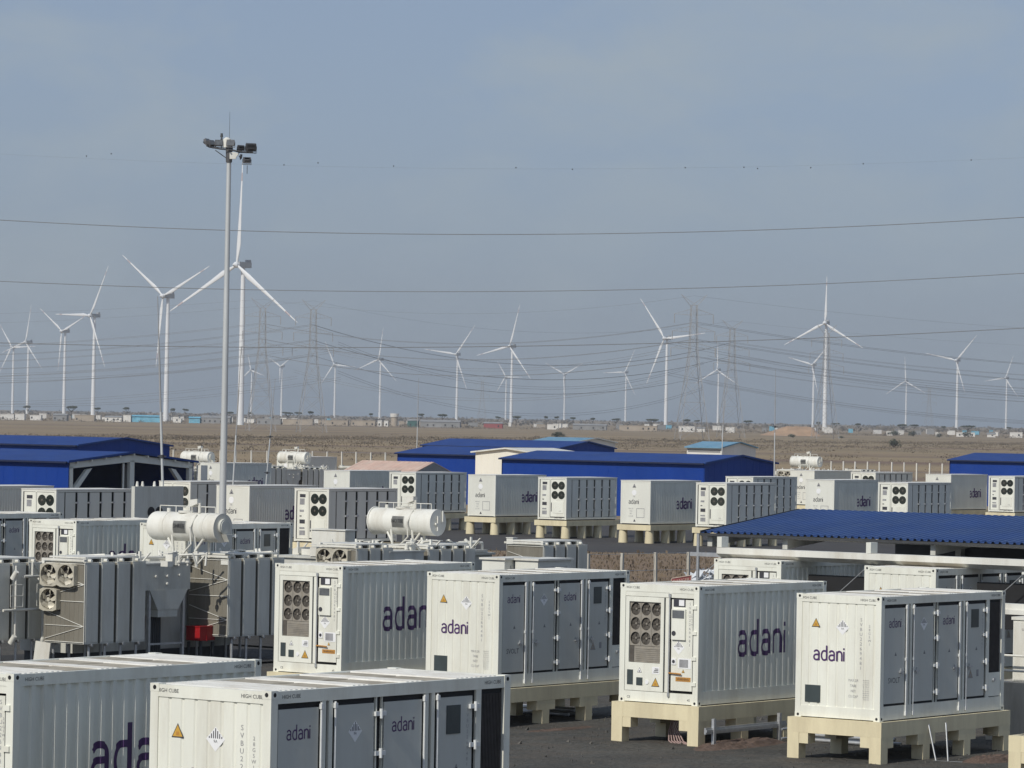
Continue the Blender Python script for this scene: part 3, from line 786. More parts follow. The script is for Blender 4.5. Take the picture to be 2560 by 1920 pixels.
small = ribbed_container(); colp = column_plinth()
small['group'] = 'narrow-ribbed containers in the middle distance'
colp['group'] = 'column plinths under the narrow-ribbed containers'
small_t, colp_t = tree(small), tree(colp)
ZB = 1.3
def farc(px): return px
SMALL = [  # corner on the shaded side, is it the far corner, shows fan end
 ((-1.03, 280.70), 0, 0, 'ribbed container with plain end, leftmost of the row before the long blue shed', 'column plinth below the leftmost container of the row before the blue shed'),
 ((3.90, 274.74), 0, 1, 'four-fan container second in the row before the long blue shed', 'column plinth second in the row before the blue shed'),
 ((9.44, 267.05), 0, 0, 'ribbed container with plain end in front of the middle of the long blue shed', 'column plinth third in the row before the blue shed'),
 ((14.31, 262.53), 0, 1, 'four-fan container in front of the dark gable of the blue shed', 'column plinth with cables, beside the canopy corner'),
 ((-6.82, 286.94), 0, 1, 'four-fan container rising behind the right round tank', 'column plinth behind the right round tank'),
 ((-11.71, 289.72), 0, 0, 'plain-ended container just below the pale red roof', 'column plinth below the pale red roof'),
 ((-9.91, 217.45), 0, 1, 'four-fan container with shaded doors left of the right round tank', 'cream column plinth behind the white cabinet'),
 ((-14.60, 222.65), 0, 0, 'plain-ended container right beside the lighting mast', 'column plinth right beside the lighting mast'),
 (tuple((Vector((*(-16.63, 235.11),0)) + U*2.6).xy), 1, 1, 'container whose shaded doors show left of the lighting mast', 'column plinth left of the lighting mast'),
 ((-23.15, 202.73), 0, 1, 'four-fan container below the open-fronted blue shed', 'column plinth below the open-fronted blue shed'),
 ((-24.41, 212.55), 1, 0, 'ribbed container cut off by the left edge below the blue wall', 'column plinth at the left edge below the blue wall'),
 ((23.34, 286.09), 0, 0, 'ribbed container behind the left end of the canopy roof', 'column plinth behind the left end of the canopy roof'),
 ((27.91, 278.79), 0, 1, 'four-fan container behind the middle of the canopy roof', 'column plinth behind the middle of the canopy roof'),
 ((40.24, 335.05), 1, 0, 'ribbed container in front of the right blue shed', 'column plinth in front of the right blue shed'),
 ((41.25, 324.92), 0, 1, 'four-fan container at the right edge in front of the blue shed', 'cream column plinth at the right edge above the canopy roof'),
 ((26.00, 339.83), 0, 0, 'plain-ended container below the farthest right white tank', 'column plinth below the farthest right white tank'),
 ((30.80, 335.12), 0, 1, 'farthest fan container in front of the white posts on the right', 'column plinth before the white posts on the right'),
 ((21.62, 299.45), 1, 1, 'container with shaded doors right of the dark blue gable', 'column plinth right of the dark blue gable'),
 ((-19.59, 325.69), 1, 0, 'ribbed container behind the lighting mast, below the white fence posts', 'column plinth far behind the lighting mast'),
 ((-16.74, 382.57), 1, 0, 'small ribbed container left of the pale red roof', 'column plinth left of the pale red roof'),
]
first = True
for near, far, fan, lab, plab in SMALL:
    p = Vector((near[0], near[1], 0))
    if far: p = p - U*L
    c = centre(p, fan)
    if first:
        o, q = small, colp; first = False
        o['label'] = lab; q['label'] = plab; o.location = (c.x, c.y, ZB); q.location = c
        o.rotation_euler = (0, 0, YAW + math.pi*fan); q.rotation_euler = (0, 0, YAW)
    else:
        o = dup(small_t, lab, (c.x, c.y, ZB), YAW + math.pi*fan); q = dup(colp_t, plab, c, YAW)

# ================================================================== transformers
def radiator_mesh(x0, x1, y0, y1, z0, z1):
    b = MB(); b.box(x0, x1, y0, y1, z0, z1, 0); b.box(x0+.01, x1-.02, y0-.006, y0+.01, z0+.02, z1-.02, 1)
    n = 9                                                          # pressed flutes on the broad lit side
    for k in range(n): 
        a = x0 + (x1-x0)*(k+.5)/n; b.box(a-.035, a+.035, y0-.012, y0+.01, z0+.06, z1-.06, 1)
    b.box(x1-.01, x1+.012, y0+.03, y1-.03, z0+.06, z1-.06, 0)
    return b
def fan_mesh(r):
    b = MB(); N = 18; vs = []
    for k in range(N):
        a = 2*math.pi*k/N; ca, sa = math.cos(a), math.sin(a); q = 1/max(abs(ca), abs(sa))
        vs += [(ca*q*(r+.03), 0, sa*q*(r+.03)), (ca*r, 0, sa*r), (ca*r, .2, sa*r), (ca*q*(r+.03), .2, sa*q*(r+.03))]
    for k in range(N):
        j = (k+1) % N; b.f += []
        pass
    fs = []
    for k in range(N):
        j = (k+1) % N
        fs += [(4*k, 4*k+1, 4*j+1, 4*j), (4*k+1, 4*k+2, 4*j+2, 4*j+1), (4*k+3, 4*k, 4*j, 4*j+3)]
    b.add(vs, fs, 0)
    return b
def blade_mesh(r):
    b = MB(); b.cyl((0, .02, 0), (0, .12, 0), r*.2, r*.14, 10, 0)
    for k in range(5):
        a = 2*math.pi*k/5
        def p(rr, da, e): return (rr*math.cos(a+da), e, rr*math.sin(a+da))
        f = [p(r*.16, -.35, .03), p(r*.60, -.46, .0), p(r*.94, -.26, .0), p(r*.94, .44, .13), p(r*.55, .50, .16), p(r*.16, .6, .12)]
        b.add(f, [(0,1,4,5), (1,2,3,4), (5,4,1,0), (4,3,2,1)], 0)
    return b
RF, RB = .335, None
FANM = fan_mesh(RF).mesh('fan_box', M_BRASS); BLADEM = blade_mesh(RF).mesh('fan_blades', M_BRASS); FBACK = MB().box(-RF-.03, RF+.03, .2, .215, -RF-.03, RF+.03).mesh('fan_back', M_DGRILLE)
def fan_box(root, x, y, z):
    f = link('cooling_fan', FANM, root, (x, y, z))
    b = link('fan_blades', BLADEM, f); b.rotation_euler = (0, random.uniform(0, 6), 0)
    link('fan_back', FBACK, f)
def bank(root, x1, u0, n, z1=3.5, zb=.93, w=1.76, fans=(), braces=True, step=.735):
    """n radiator blocks behind one another; x1 = shaded face, u0 = lit face"""
    x0 = x1 - w
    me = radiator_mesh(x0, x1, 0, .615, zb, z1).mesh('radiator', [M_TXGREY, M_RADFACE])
    top = MB().cyl((x0+.1, .33, z1+.05), (x1-.05, .33, z1+.05), .05, None, 8).box(x1-.3, x1-.18, .2, .46, z1, z1+.12).mesh('radiator_top', M_TXWHITE)
    leg = MB().cyl((0, 0, 0), (0, 0, zb), .045, None, 8).cyl((0, 0, zb-.04), (.15, 0, zb-.04), .05, None, 8).mesh('support_leg', M_STEEL)
    for k in range(n):
        y = u0 + step*k
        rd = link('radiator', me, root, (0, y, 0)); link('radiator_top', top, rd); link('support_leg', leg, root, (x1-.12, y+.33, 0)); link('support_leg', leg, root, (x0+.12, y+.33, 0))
    MB().box(x0-.05, x1+.02, u0-.10, u0+.06, z1+.03, z1+.10).box(x0, x1-.2, u0+.2, u0+step*(n-1)+.5, z1+.11, z1+.16).build('header_pipe', M_TXWHITE, root)
    if braces:
        bb = MB(); y = u0-.03
        a, b = x0+.08, x1-.03
        for z0, z2 in ((zb+.12, zb+1.0), (zb+1.45, zb+2.3)):
            zm = (z0+z2)/2
            bb.tube([(a, y, z0), (b, y, zm), (a, y, z2)], .012, 5); bb.cyl((a, y, zm), (b, y, zm), .012, None, 5)
        for z in (zb+.05, (zb+z1)/2+.05, z1-.05): bb.cyl((a, y, z), (b+.02, y, z), .014, None, 5)
        bb.cyl((b+.02, y, zb), (b+.02, y, z1), .016, None, 5)
        bb.build('brace', M_TXWHITE, root)
    for fx, fz in fans: fan_box(root, x0+fx, u0-.22, fz)
def conservator(root, xr, u, z, ln, r, text, style):
    b = MB()
    b.cyl((xr-ln, u, z), (xr, u, z), r, None, 40, 0)
    if style == 0:
        N = 8                                                       # dished far end
        for k in range(N):
            a0, a1 = R(90*k/N), R(90*(k+1)/N)
            b.cyl((xr-ln-.26*math.sin(a0), u, z), (xr-ln-.26*math.sin(a1), u, z), r*math.cos(a0), max(.001, r*math.cos(a1)), 40, 0, False)
    else:
        b.cyl((xr-ln-.05, u, z), (xr-ln, u, z), r+.04, None, 40, 0)
    t = b.build('conservator', M_TXWHITE, root)
    if style == 0:
        MB().cyl((xr, u, z+.05), (xr+.09, u, z+.05), .25, None, 24).cyl((xr+.09, u, z+.05), (xr+.11, u, z+.05), .2, None, 24).build('end_cover', M_TXGREY, t)
        MB().poly([(xr+.02, u-.1, z-.2), (xr+.02, u+.3, z-.2), (xr+.02, u+.05, z-.45)], (.22, 0, 0)).build('drip_hood', M_TXGREY, t)
        for q in (.62, 2.35):
            MB().cyl((xr-ln+q-.02, u, z), (xr-ln+q+.02, u, z), r+.012, None, 40).build('strap', M_TXWHITE, t)
    else:
        MB().cyl((xr+.06, u-.1, z-.3), (xr+.06, u-.1, z+.25), .03, None, 8).cyl((xr+.05, u+.22, z), (xr+.05, u+.22, z+.45), .03, None, 8).cyl((xr+.02, u-.18, z-.05), (xr+.09, u-.18, z-.05), .05, None, 10).build('level_gauge', M_TXWHITE, t)
    nm = MB(); c = xr-ln*.52                                          # curved name plate on the lit side
    def cp(dx, a, e): return (c+dx, u-(r+e)*math.cos(a), z+(r+e)*math.sin(a))
    A = [R(-24+8*k) for k in range(7)]
    nm.add([cp(s, a, .012) for a in A for s in (-.29, .29)], [(2*k, 2*k+1, 2*k+3, 2*k+2) for k in range(6)], 0)
    for s0, s1 in ((-.29, -.27), (.27, .29)): nm.add([cp(s, a, .016) for a in A for s in (s0, s1)], [(2*k, 2*k+1, 2*k+3, 2*k+2) for k in range(6)], 1)
    npl = nm.build('name_plate', [M_DARKPLATE, M_TXGREY], t)
    lt = MB(); put_text(lt, text, .2, (c, u-r-.035, z-.03), EX, EZ, 0, .9); lt.build('lettering', M_GASKET, npl)
    rl = MB(); zt = z+r
    rl.tube([(xr-ln+.2, u-.1, zt-.02), (xr-ln+.2, u-.1, zt+.2), (xr-.25, u-.1, zt+.2), (xr-.25, u-.1, zt-.02)], .016, 6)
    for q in (.9, 1.6, 2.2): rl.cyl((xr-ln+q, u-.1, zt-.02), (xr-ln+q, u-.1, zt+.2), .016, None, 6)
    rl.build('guard_rail', M_TXWHITE, t)
    MB().cyl((xr-ln+1.25, u, zt-.02), (xr-ln+1.25, u, zt+.05), .26, None, 20).cyl((xr-ln+.5, u, zt-.04), (xr-ln+.5, u, zt+.12), .07, None, 12).build('hatch', M_TXWHITE, t)
    MB().cyl((xr-ln+1.95, u-.12, zt), (xr-ln+1.95, u-.12, zt+.32), .055, None, 10).poly([(xr-ln+1.6, u-.25, zt+.42), (xr-ln+1.95, u-.25, zt+.46), (xr-ln+1.95, u-.25, zt+.30), (xr-ln+1.65, u-.25, zt+.2)], (0, .25, 0)).build('breather', M_TXWHITE, t)
    sp = MB()
    for q, d in ((ln*.36, -.28), (ln*.70, .28)):
        sp.cyl((xr-ln+q, u-.3, 3.2), (xr-ln+q-.06, u-.36, z-r*.55), .05, None, 8); sp.cyl((xr-ln+q-.02, u-.33, z-r-.28), (xr-ln+q+d, u-.3, z-r*.8), .045, None, 8)
        sp.cyl((xr-ln+q, u+.35, 3.2), (xr-ln+q, u+.3, z-r*.6), .05, None, 8)
    sp.build('support_strut', M_TXWHITE, root)
    MB().tube([(xr-ln+1.98, u-.30, zt-.05), (xr-ln+1.93, u-r-.08, z), (xr-ln+1.98, u-r-.08, z-.55), (xr-ln+1.7, u-r, z-.75), (xr-ln+1.3, u-r, 3.3)], .03, 6).build('oil_pipe', M_TXWHITE, root)
M_DARKPLATE = mat('name_plate_grey', (0.17, 0.17, 0.16), 0.5, 0.2, 0.3, 6)

def transformer(label, loc, banks, tank, cons, text, style, box=None, group='power transformers among the containers', clutter=True):
    root = thing('power_transformer', label, 'transformer', loc, YAW, group)
    for bk in banks: bank(root, **bk)
    x0, x1, y0, y1 = tank
    MB().box(x0, x1, y0, y1, .5, 3.05).box(x0-.1, x1+.1, y0-.1, y1+.1, 3.05, 3.13).build('main_tank', M_TXGREY, root)
    MB().box(x0, x1, y0+.2, y1-.2, 0, .5).build('skid', M_DARKSTEEL, root)
    # turrets and bushings on the cover
    for k in range(4):
        y = y0 + .9 + k*(y1-y0-1.8)/3; x = x1-.5
        tr = MB().cyl((x, y, 3.13), (x, y, 3.42), .20, None, 16).cyl((x, y, 3.42), (x, y, 3.48), .26, None, 16).build('turret', M_TXWHITE, root)
        if k % 2: MB().cyl((x, y, 3.48), (x-.12, y, 3.62), .09, .06, 12).build('valve', M_TXGREY, tr)
    MB().box(x0+.2, x1-.1, y0+.6, y0+.75, 3.14, 3.36).box(x1-.3, x1+.1, y0+.3, y1-.4, 3.14, 3.24).box(x0+.5, x0+.62, y0+.4, y1-.5, 3.2, 3.42).build('cover_beam', M_TXWHITE, root)
    MB().tube([(x1-.1, y0+.3, 3.5), (x1-.1, y1-.5, 3.5), (x1-.1, y1-.5, 3.15)], .05, 8).tube([(x1-.5, y0+.2, 3.6), (x1-.5, y0+1.8, 3.6), (x1-.9, y0+2.2, 3.2)], .04, 8).build('oil_pipe', M_TXWHITE, root)
    rs_ = random.Random(style*7+3)
    for k in range(34):
        x_ = rs_.uniform(x0-.1, x1+1.6); y_ = rs_.uniform(y0-.2, y1+.2); z_ = 3.14 if x_ < x1 else 3.3
        f_ = MB(); kd = k % 4
        if kd == 0: f_.tube([(x_, y_, z_), (x_, y_, z_+.34), (x_+.45, y_+rs_.uniform(-.6,.6), z_+.38), (x_+.5, y_+.3, z_)], .035, 7).cyl((x_, y_, z_+.1), (x_, y_, z_+.16), .08, None, 10)
        elif kd == 1: f_.box(x_, x_+.3, y_, y_+.26, z_, z_+rs_.uniform(.15, .4)).box(x_-.02, x_+.32, y_-.02, y_+.28, z_+.4, z_+.43)
        elif kd == 2: f_.cyl((x_, y_, z_), (x_, y_, z_+.3), .11, .09, 10).cyl((x_, y_, z_+.3), (x_-.06, y_+.02, z_+.46), .06, .04, 8).cyl((x_-.02, y_-.16, z_+.2), (x_-.02, y_+.16, z_+.2), .03, None, 6)
        else: f_.poly([(x_, y_, z_), (x_+.06, y_, z_), (x_+.5, y_, z_+.42), (x_+.44, y_, z_+.42)], (0, .06, 0)).box(x_, x_+.07, y_-.02, y_+.06, z_, z_+.45)
        f_.build(('oil_pipe', 'relay_box', 'valve', 'bracket')[kd], M_TXWHITE if k % 5 else M_TXGREY, root)
    conservator(root, text=text, style=style, **cons)
    if box:
        u0, u1, bx_ = box
        made = []
        bx = MB().box(-1.1, 0, u0, u1, 2.50, 3.33).box(-1.15, .03, u0-.03, u1+.03, 3.33, 3.38).build('cable_box', M_TXGREY, root); made.append(bx)
        hp_ = MB().poly([(.01, u0+.22, 2.50), (.01, u1-.12, 2.50), (.01, u1-.58, 1.86), (.01, u0+.62, 1.86)], (-1.0, 0, 0)).build('cable_hopper', M_TXGREY, root); made.append(hp_)
        ch_ = MB().box(-1.0, -.01, u0+.65, u1-.60, 1.62, 1.86).build('cable_chute', M_TXGREY, root); made.append(ch_)
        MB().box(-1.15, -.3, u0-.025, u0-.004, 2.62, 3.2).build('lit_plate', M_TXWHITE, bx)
        kn = MB()
        for q, zz in ((.5, 2.95), (1.05, 2.95), (1.65, 2.98), (1.05, 2.7)): kn.cyl((0, u0+q, zz), (.06, u0+q, zz), .045, None, 8)
        kn.build('hand_bolt', M_TXWHITE, bx)
        fr = MB()
        for q in (.22, u1-u0-.32): fr.box(-.12, -.02, u0+q, u0+q+.1, 0, 2.5)
        fr.box(-.1, -.03, u0+.25, u1-.25, .72, .78); fr.box(-.1, -.03, u0+.25, u1-.25, .25, .3)
        made.append(fr.build('cable_frame', M_STEEL, root))
        cb = MB()
        for k in range(5): cb.cyl((-.4, u0+.75+.11*k, 0), (-.4, u0+.78+.10*k, 1.65), .04, None, 8)
        cbl = cb.build('cable', M_DARKSTEEL, root)
        made += [cbl]
        for c_ in made: c_.location.x += bx_
    return root

FIRST = ['left', 0]
tx = transformer('nearest transformer, on the left, with three cooling fans and a dished white tank',
    ((-13.30, 124.98), 0)[0] + (0,),
    [dict(x1=0, u0=0, n=4, fans=((.36, 3.08), (1.09, 3.08), (.36, 2.30))), dict(x1=0, u0=6.9, n=4), dict(x1=-2.4, u0=-3.0, n=5, z1=3.42, zb=.98, braces=False)],
    (-4.2, -1.9, 1.5, 9.4), dict(xr=-.3, u=6.9, z=4.5, ln=2.87, r=.48), 'SHREE', 0, (3.75, 5.95, -.85))
# white pipework, gauges and a tilted plate in front of the rear radiators
pw = MB()
for u in (-.95, .30):
    pw.cyl((-2.1, u, 1.0), (-2.1, u, 3.35), .035, None, 8)
pw.tube([(-2.1, -1.5, 1.95), (-2.1, .8, 1.95)], .045, 8).tube([(-2.1, -.6, 3.0), (-2.1, .35, 3.0)], .05, 8).tube([(-2.1, -.2, 3.45), (-2.1, .25, 2.95)], .03, 6).tube([(-2.1, -.2, 3.45), (-2.1, -.2, 2.95)], .04, 6)
for u, z in ((-1.0, 3.05), (.25, 3.0), (-1.05, 1.02), (.28, .92)): pw.cyl((-2.18, u, z-.12), (-2.02, u, z+.12), .10, .08, 10)
pw.build('pipework', M_TXWHITE, tx)
for u in (-.95, .25):
    g = MB()
    for du in (-.28, .28): g.cyl((-2.05, u+du, 2.05), (-2.05, u+du, 2.75), .012, None, 5)
    for z in (2.05, 2.4, 2.75): g.cyl((-2.05, u-.28, z), (-2.05, u+.28, z), .012, None, 5)
    g.build('gauge_frame', M_TXWHITE, tx)
MB().poly([(-1.95, -.25, .35), (-1.30, -.25, .30), (-1.22, -.25, .92), (-1.86, -.25, .97)], (0, .05, 0)).build('tilted_plate', M_TXWHITE, tx)
# red box on a small stand under the right radiator bank
rb = thing('red_box', 'red cabinet standing in the shade between the transformer radiators', 'cabinet', tuple(Vector((*(-13.30, 124.98), 0)) + U*6.3 - V*.95), YAW)
MB().box(-.30, .30, -.05, .70, .80, 1.24).build('box', M_RED, rb)
MB().box(-.31, .31, .28, .32, .78, 1.26).box(-.32, .32, -.07, .72, 1.24, 1.27).build('lid_rim', M_RED, rb)
MB().box(-.3, -.22, 0, .08, 0, .76).box(.22, .3, 0, .08, 0, .76).box(-.3, -.22, .6, .68, 0, .76).box(.22, .3, .6, .68, 0, .76).build('stand', M_DARKSTEEL, rb)

tx2 = transformer('half-hidden transformer at the centre with flat-ended white tank above the middle containers',
    (-5.45, 142.55) + (0,),
    [dict(x1=0, u0=0, n=3, fans=((.40, 3.12), (1.13, 3.12))), dict(x1=0, u0=4.2, n=4, z1=3.4, fans=((.40, 3.02), (1.13, 3.02))), dict(x1=1.0, u0=10.0, n=4)],
    (-4.2, -1.9, .6, 10.6), dict(xr=-1.45, u=6.6, z=4.32, ln=2.95, r=.50), 'NOTEE', 1, (1.9, 3.9, 0))
txt = tree(tx); tx2t = tree(tx2)
def far_tx(t, label, at, r0):
    c = Vector((at[0], at[1], 0)) - V*r0[0] - U*r0[1]
    return dup(t, label, (c.x, c.y, at[2]), YAW)
far_tx(txt, 'distant transformer with a dished white tank left of the lighting mast', (-24.38, 323.40) + (.12,), (-.3, 6.9))
far_tx(tx2t, 'distant transformer with white tank between the mast and the pale red roof', (-17.32, 339.46) + (.23,), (-1.45, 6.6))
far_tx(tx2t, 'distant transformer with white tank right of the dark blue gable', (28.71, 368.67) + (.38,), (-1.45, 6.6))

for (px_, nm) in (((-13.30, 124.98), 0), ((-5.45, 142.55), 1)):
    o_ = Vector((px_[0], px_[1], 0))
    sheet('dark_ground_sheet', M_DARKGROUND, [o_ + V*a + U*b for a, b in ((-7, -4), (.6, -4), (.6, 14), (-7, 14))], 0.11)  # dark sheet laid to blacken the ground around each transformer
# ================================================================== canopy with the blue ribbed roof
def canopy():
    root = thing('open_canopy', 'open-sided canopy with blue ribbed roof and long white gutter on the right', 'canopy', (6.21, 127.24) + (0,), YAW)
    LN, DP, ze, zr = 21.0, 5.67, 4.75, 5.40
    mb = MB(); p = .25; n = int(LN/p); prof = [(0, 0), (.5, 0), (.62, .06), (.88, .06)]
    ts = [(k*p + a*p, h) for k in range(n) for a, h in prof] + [(n*p, 0)]
    for t, h in ts:
        mb.v += [(t, -.15, ze-.015+h), (t, DP, zr+h), (t, 2*DP+.15, ze-.015+h)]
    for i in range(len(ts)-1):
        a = 3*i
        for k in (0, 1): mb.f.append((a+k, a+3+k, a+4+k, a+1+k)); mb.m.append(0); mb.s.append(False)
    mb.build('roof_sheet', M_CANOPYROOF, root)
    MB().poly([(-.02, -.12, ze-.10), (-.02, DP, zr-.10), (-.02, DP, zr+.05), (-.02, -.12, ze+.05)], (-.03, 0, 0)).poly([(-.02, DP, zr-.10), (-.02, 2*DP, ze-.10), (-.02, 2*DP, ze+.05), (-.02, DP, zr+.05)], (-.03, 0, 0)).build('barge_board', M_DARKSTEEL, root)
    MB().box(0, LN, -.16, -.02, ze-.11, ze-.03).build('eave_gutter', M_DARKSTEEL, root)
    for x in (.10, 2.6+.35, 8.35, 13.75, 19.1):
        MB().poly([(x, .1, ze-.45), (x, DP, zr-.55), (x, 2*DP-.1, ze-.45), (x, 2*DP-.1, ze-.10), (x, DP, zr-.12), (x, .1, ze-.10)], (.18, 0, 0)).build('rafter', M_TXGREY, root)
        if x > 1: MB().box(x-.02, x+.2, 2*DP-.42, 2*DP-.15, 0, ze-.42).build('column', M_GREYWHITE, root)
    for k in range(6): MB().box(.1, LN-.1, .5+k*.95, .58+k*.95, ze-.12+k*.95*(zr-ze)/DP-.04, ze-.02+k*.95*(zr-ze)/DP-.04).build('purlin', M_TXGREY, root)
    MB().box(.4, LN-.4, 2*DP-.14, 2*DP-.04, 3.5, ze-.2).build('rear_girder', M_DARKSTEEL, root)
    MB().cyl((-.12, -.1, 0), (-.12, -.1, ze-.05), .055, None, 10).build('corner_post', M_STEEL, root)
    # the white gutter beam in front, on its own posts
    bx, by = 2.85, -3.5
    MB().poly([(bx, by, 4.22), (bx, by, 4.41), (bx, by+.36, 4.41), (bx, by+.36, 4.08), (bx, by+.27, 4.08)], (LN-3, 0, 0)).build('gutter_beam', M_TXWHITE, root)
    MB().box(bx-1.2, bx+LN-3, by+.31, by+.40, 4.10, 4.22).build('rail', M_STEEL, root)
    MB().box(bx, bx+LN-3, by+.32, by+1.3, 4.24, 4.30).build('gutter_tray', M_TXGREY, root)
    for k in range(4):
        x = bx + .05 + 5.38*k
        MB().box(x, x+.14, by+.06, by+.34, 0, 4.05).box(x-.08, x+.22, by+.0, by+.40, 3.98, 4.05).build('post', M_GREYWHITE, root)
        if k < 2: MB().box(x-.05, x+.12, by+.02, by+.4, 4.42, 4.74).build('post_cap', M_GREYWHITE, root)
        MB().cyl((x+.2, by+.2, 4.0), (x+1.3, by+.2, 3.1), .014, None, 6).cyl((x-.1, by+.2, 4.0), (x-1.2, by+.2, 3.1), .014, None, 6).build('brace_rod', M_STEEL, root)
    MB().box(bx+1.0, bx+LN-3, by+.75, by+1.05, 2.3, 3.66).build('dark_band', M_GASKET, root)  # near-black box filling the dark band below the gutter beam
    return root
canopy()

# ================================================================== sheds
def shed(name, label, corner, ln, wd, ze, zr, wall, roof, trim=None, openend=False, cat='shed', eave=.25):
    root = thing(name, label, cat, (corner[0], corner[1], 0), YAW)
    def seam(b, n, axis):
        pass
    f = MB().box(-ln, 0, 0, .12, 0, ze)
    k = 0.0
    while k < ln: f.box(-k-.03, -k, -.008, .01, 0, ze-.05); k += 1.0
    f.build('front_wall', wall, root)
    MB().box(-ln, 0, wd-.12, wd, 0, ze).build('rear_wall', wall, root)
    prof = [(0, 0), (wd, 0), (wd, ze), (wd/2, zr-.05), (0, ze)]
    if not openend: 
        g = MB().poly([(0.003, a, b) for a, b in prof], (-.12, 0, 0)); k = .5
        while k < wd: 
            h = ze + (zr-ze)*(1-abs(k-wd/2)/(wd/2)) - .1
            g.box(0, .010, k, k+.03, 0, h); k += 1.0
        g.build('gable_wall', wall, root)
    MB().poly([(-ln-.003, a, b) for a, b in prof], (.12, 0, 0)).build('gable_wall', wall, root)
    e = eave; dz = e*(zr-ze)/(wd/2)
    for sgn in (0, 1):
        y0, y1 = (-e, wd/2) if not sgn else (wd+e, wd/2)
        b = MB(); b.add([(-ln-.2, y0, ze-dz), (.2, y0, ze-dz), (.2, y1, zr), (-ln-.2, y1, zr), (-ln-.2, y0, ze-dz+.08), (.2, y0, ze-dz+.08), (.2, y1, zr+.08), (-ln-.2, y1, zr+.08)],
              [(0,3,2,1),(4,5,6,7),(0,1,5,4),(1,2,6,5),(2,3,7,6),(3,0,4,7)] if not sgn else [(0,1,2,3),(7,6,5,4),(4,5,1,0),(5,6,2,1),(6,7,3,2),(7,4,0,3)])
        k = .6
        b.build('roof_slope', roof, root)
    b = MB()
    b.poly([(.21, -e, ze-dz-.02), (.21, wd/2, zr-.02), (.21, wd/2, zr+.13), (.21, -e, ze-dz+.13)], (.04, 0, 0)).poly([(.21, wd/2, zr-.02), (.21, wd+e, ze-dz-.02), (.21, wd+e, ze-dz+.13), (.21, wd/2, zr+.13)], (.04, 0, 0))
    b.build('barge_board', trim or roof, root)
    MB().box(-ln-.1, .1, -e-.14, -e-.01, ze-dz-.06, ze-dz+.06).build('gutter', trim or M_NAVY, root)
    if openend:
        for y in (.05, wd-.45):
            MB().box(-.3, 0, y, y+.4, 0, ze-.3).build('portal_column', M_GREYWHITE, root)
        for sgn in (0, 1):
            a = [(.05, ze-.45), (wd/2, zr-.60), (wd/2, zr-.12), (.05, ze-.05)]; h = [(.42, ze-2.4), (2.35, ze-.42), (1.85, ze-.50), (.42, ze-1.9)]
            if sgn: a = [(wd-y, z) for y, z in a]; h = [(wd-y, z) for y, z in h]
            MB().poly([(0, y, z) for y, z in a], (-.3, 0, 0)).build('portal_rafter', M_GREYWHITE, root)
            MB().poly([(-.02, y, z) for y, z in h], (-.26, 0, 0)).build('haunch', M_GREYWHITE, root)
        MB().box(-.28, 0, wd/2-.22, wd/2+.22, 0, zr-.5).build('portal_column', M_GREYWHITE, root)
        MB().cyl((-.15, wd/2-.75, 0), (-.15, wd/2-.75, zr-.7), .08, None, 8).build('down_pipe', M_GREYWHITE, root)
        for k in range(9):
            y = wd*(k+.5)/9; z = ze + (zr-ze)*(1-abs(y-wd/2)/(wd/2))
            MB().box(-2, .2, y-.06, y+.06, z-.16, z-.02).build('purlin', M_GREYWHITE, root)
        MB().box(.1, .5, wd+.2, wd+.9, 2.0, ze-.2).build('white_panel', M_TXWHITE, root)
        for k in (1, 2, 3):
            MB().box(-6.0*k-.3, -6.0*k, .13, .5, 0, ze-.3).box(-6.0*k-.3, -6.0*k, wd-.5, wd-.13, 0, ze-.3).build('portal_column', M_TXGREY, root)
    return root
shed('blue_shed', 'long royal blue shed with a dark gable in the middle distance', (16.47, 337.00), 21.5, 11.0, 4.7, 5.35, M_BLUEWALL, M_BLUEROOF)
c = Vector((*(-3.10, 375.69),0)) + V*4.5
shed('blue_shed', 'blue shed behind the cream block, nearest to the pale red roof', (c.x, c.y), 14.2, 10.0, 4.7, 5.35, M_BLUEWALL, M_BLUEROOF)
shed('blue_shed', 'far blue shed with a dark gable, behind the cream block', (5.88, 479.59), 21.0, 11.5, 4.7, 5.5, M_BLUEWALL, M_BLUEROOF)
shed('blue_shed', 'blue shed cut off by the right edge of the photo', tuple((Vector((*(45.81, 414.64),0)) + V*20).xy), 20.0, 11.0, 4.7, 5.4, M_BLUEWALL, M_BLUEROOF)
shed('open_shed', 'open-fronted blue shed with pale steel portal frame on the left', (-29.66, 266.71), 24.0, 12.7, 4.8, 5.42, M_BLUEWALL, M_BLUEROOF, None, True)
shed('blue_shed', 'taller blue shed behind the open-fronted one on the left', (-37.72, 346.19), 26.0, 12.0, 5.2, 5.85, M_BLUEWALL, M_BLUEROOF)
h = shed('site_house', 'small pale house with light blue roof beyond the long blue shed', (26.71, 501.73), 5.4, 7.7, 5.0, 5.65, M_TOWNWHITE, M_LBLUE, M_LBLUE, False, 'house', .3)
for k, x in enumerate((-4.6, -2.5, -.5)):
    MB().box(x-.35, x+.35, -.35, -.02, 3.2, 3.9).cyl((x, -.36, 3.55), (x, -.37, 3.55), .28, None, 12).build('cooling_unit', M_TOWNGREY, h)
MB().box(-5.2, -.3, -.03, -.005, 4.35, 4.7).build('shade_strip', M_TOWNGREY, h)
MB().poly([(.03, 3.0, 3.6), (.03, 4.4, 3.9), (.03, 4.2, 4.0), (.03, 3.2, 3.7)], (.3, 0, 0)).build('window_hood', M_TOWNGREY, h)
c = (10.86, 607.77)
shed('site_house', 'light blue roof showing above the far blue shed', tuple((Vector((*(8.57, 523.38),0))).xy), 7.5, 9.0, 5.2, 5.75, M_TOWNWHITE, M_LBLUE, M_TXWHITE, False, 'house', .3)
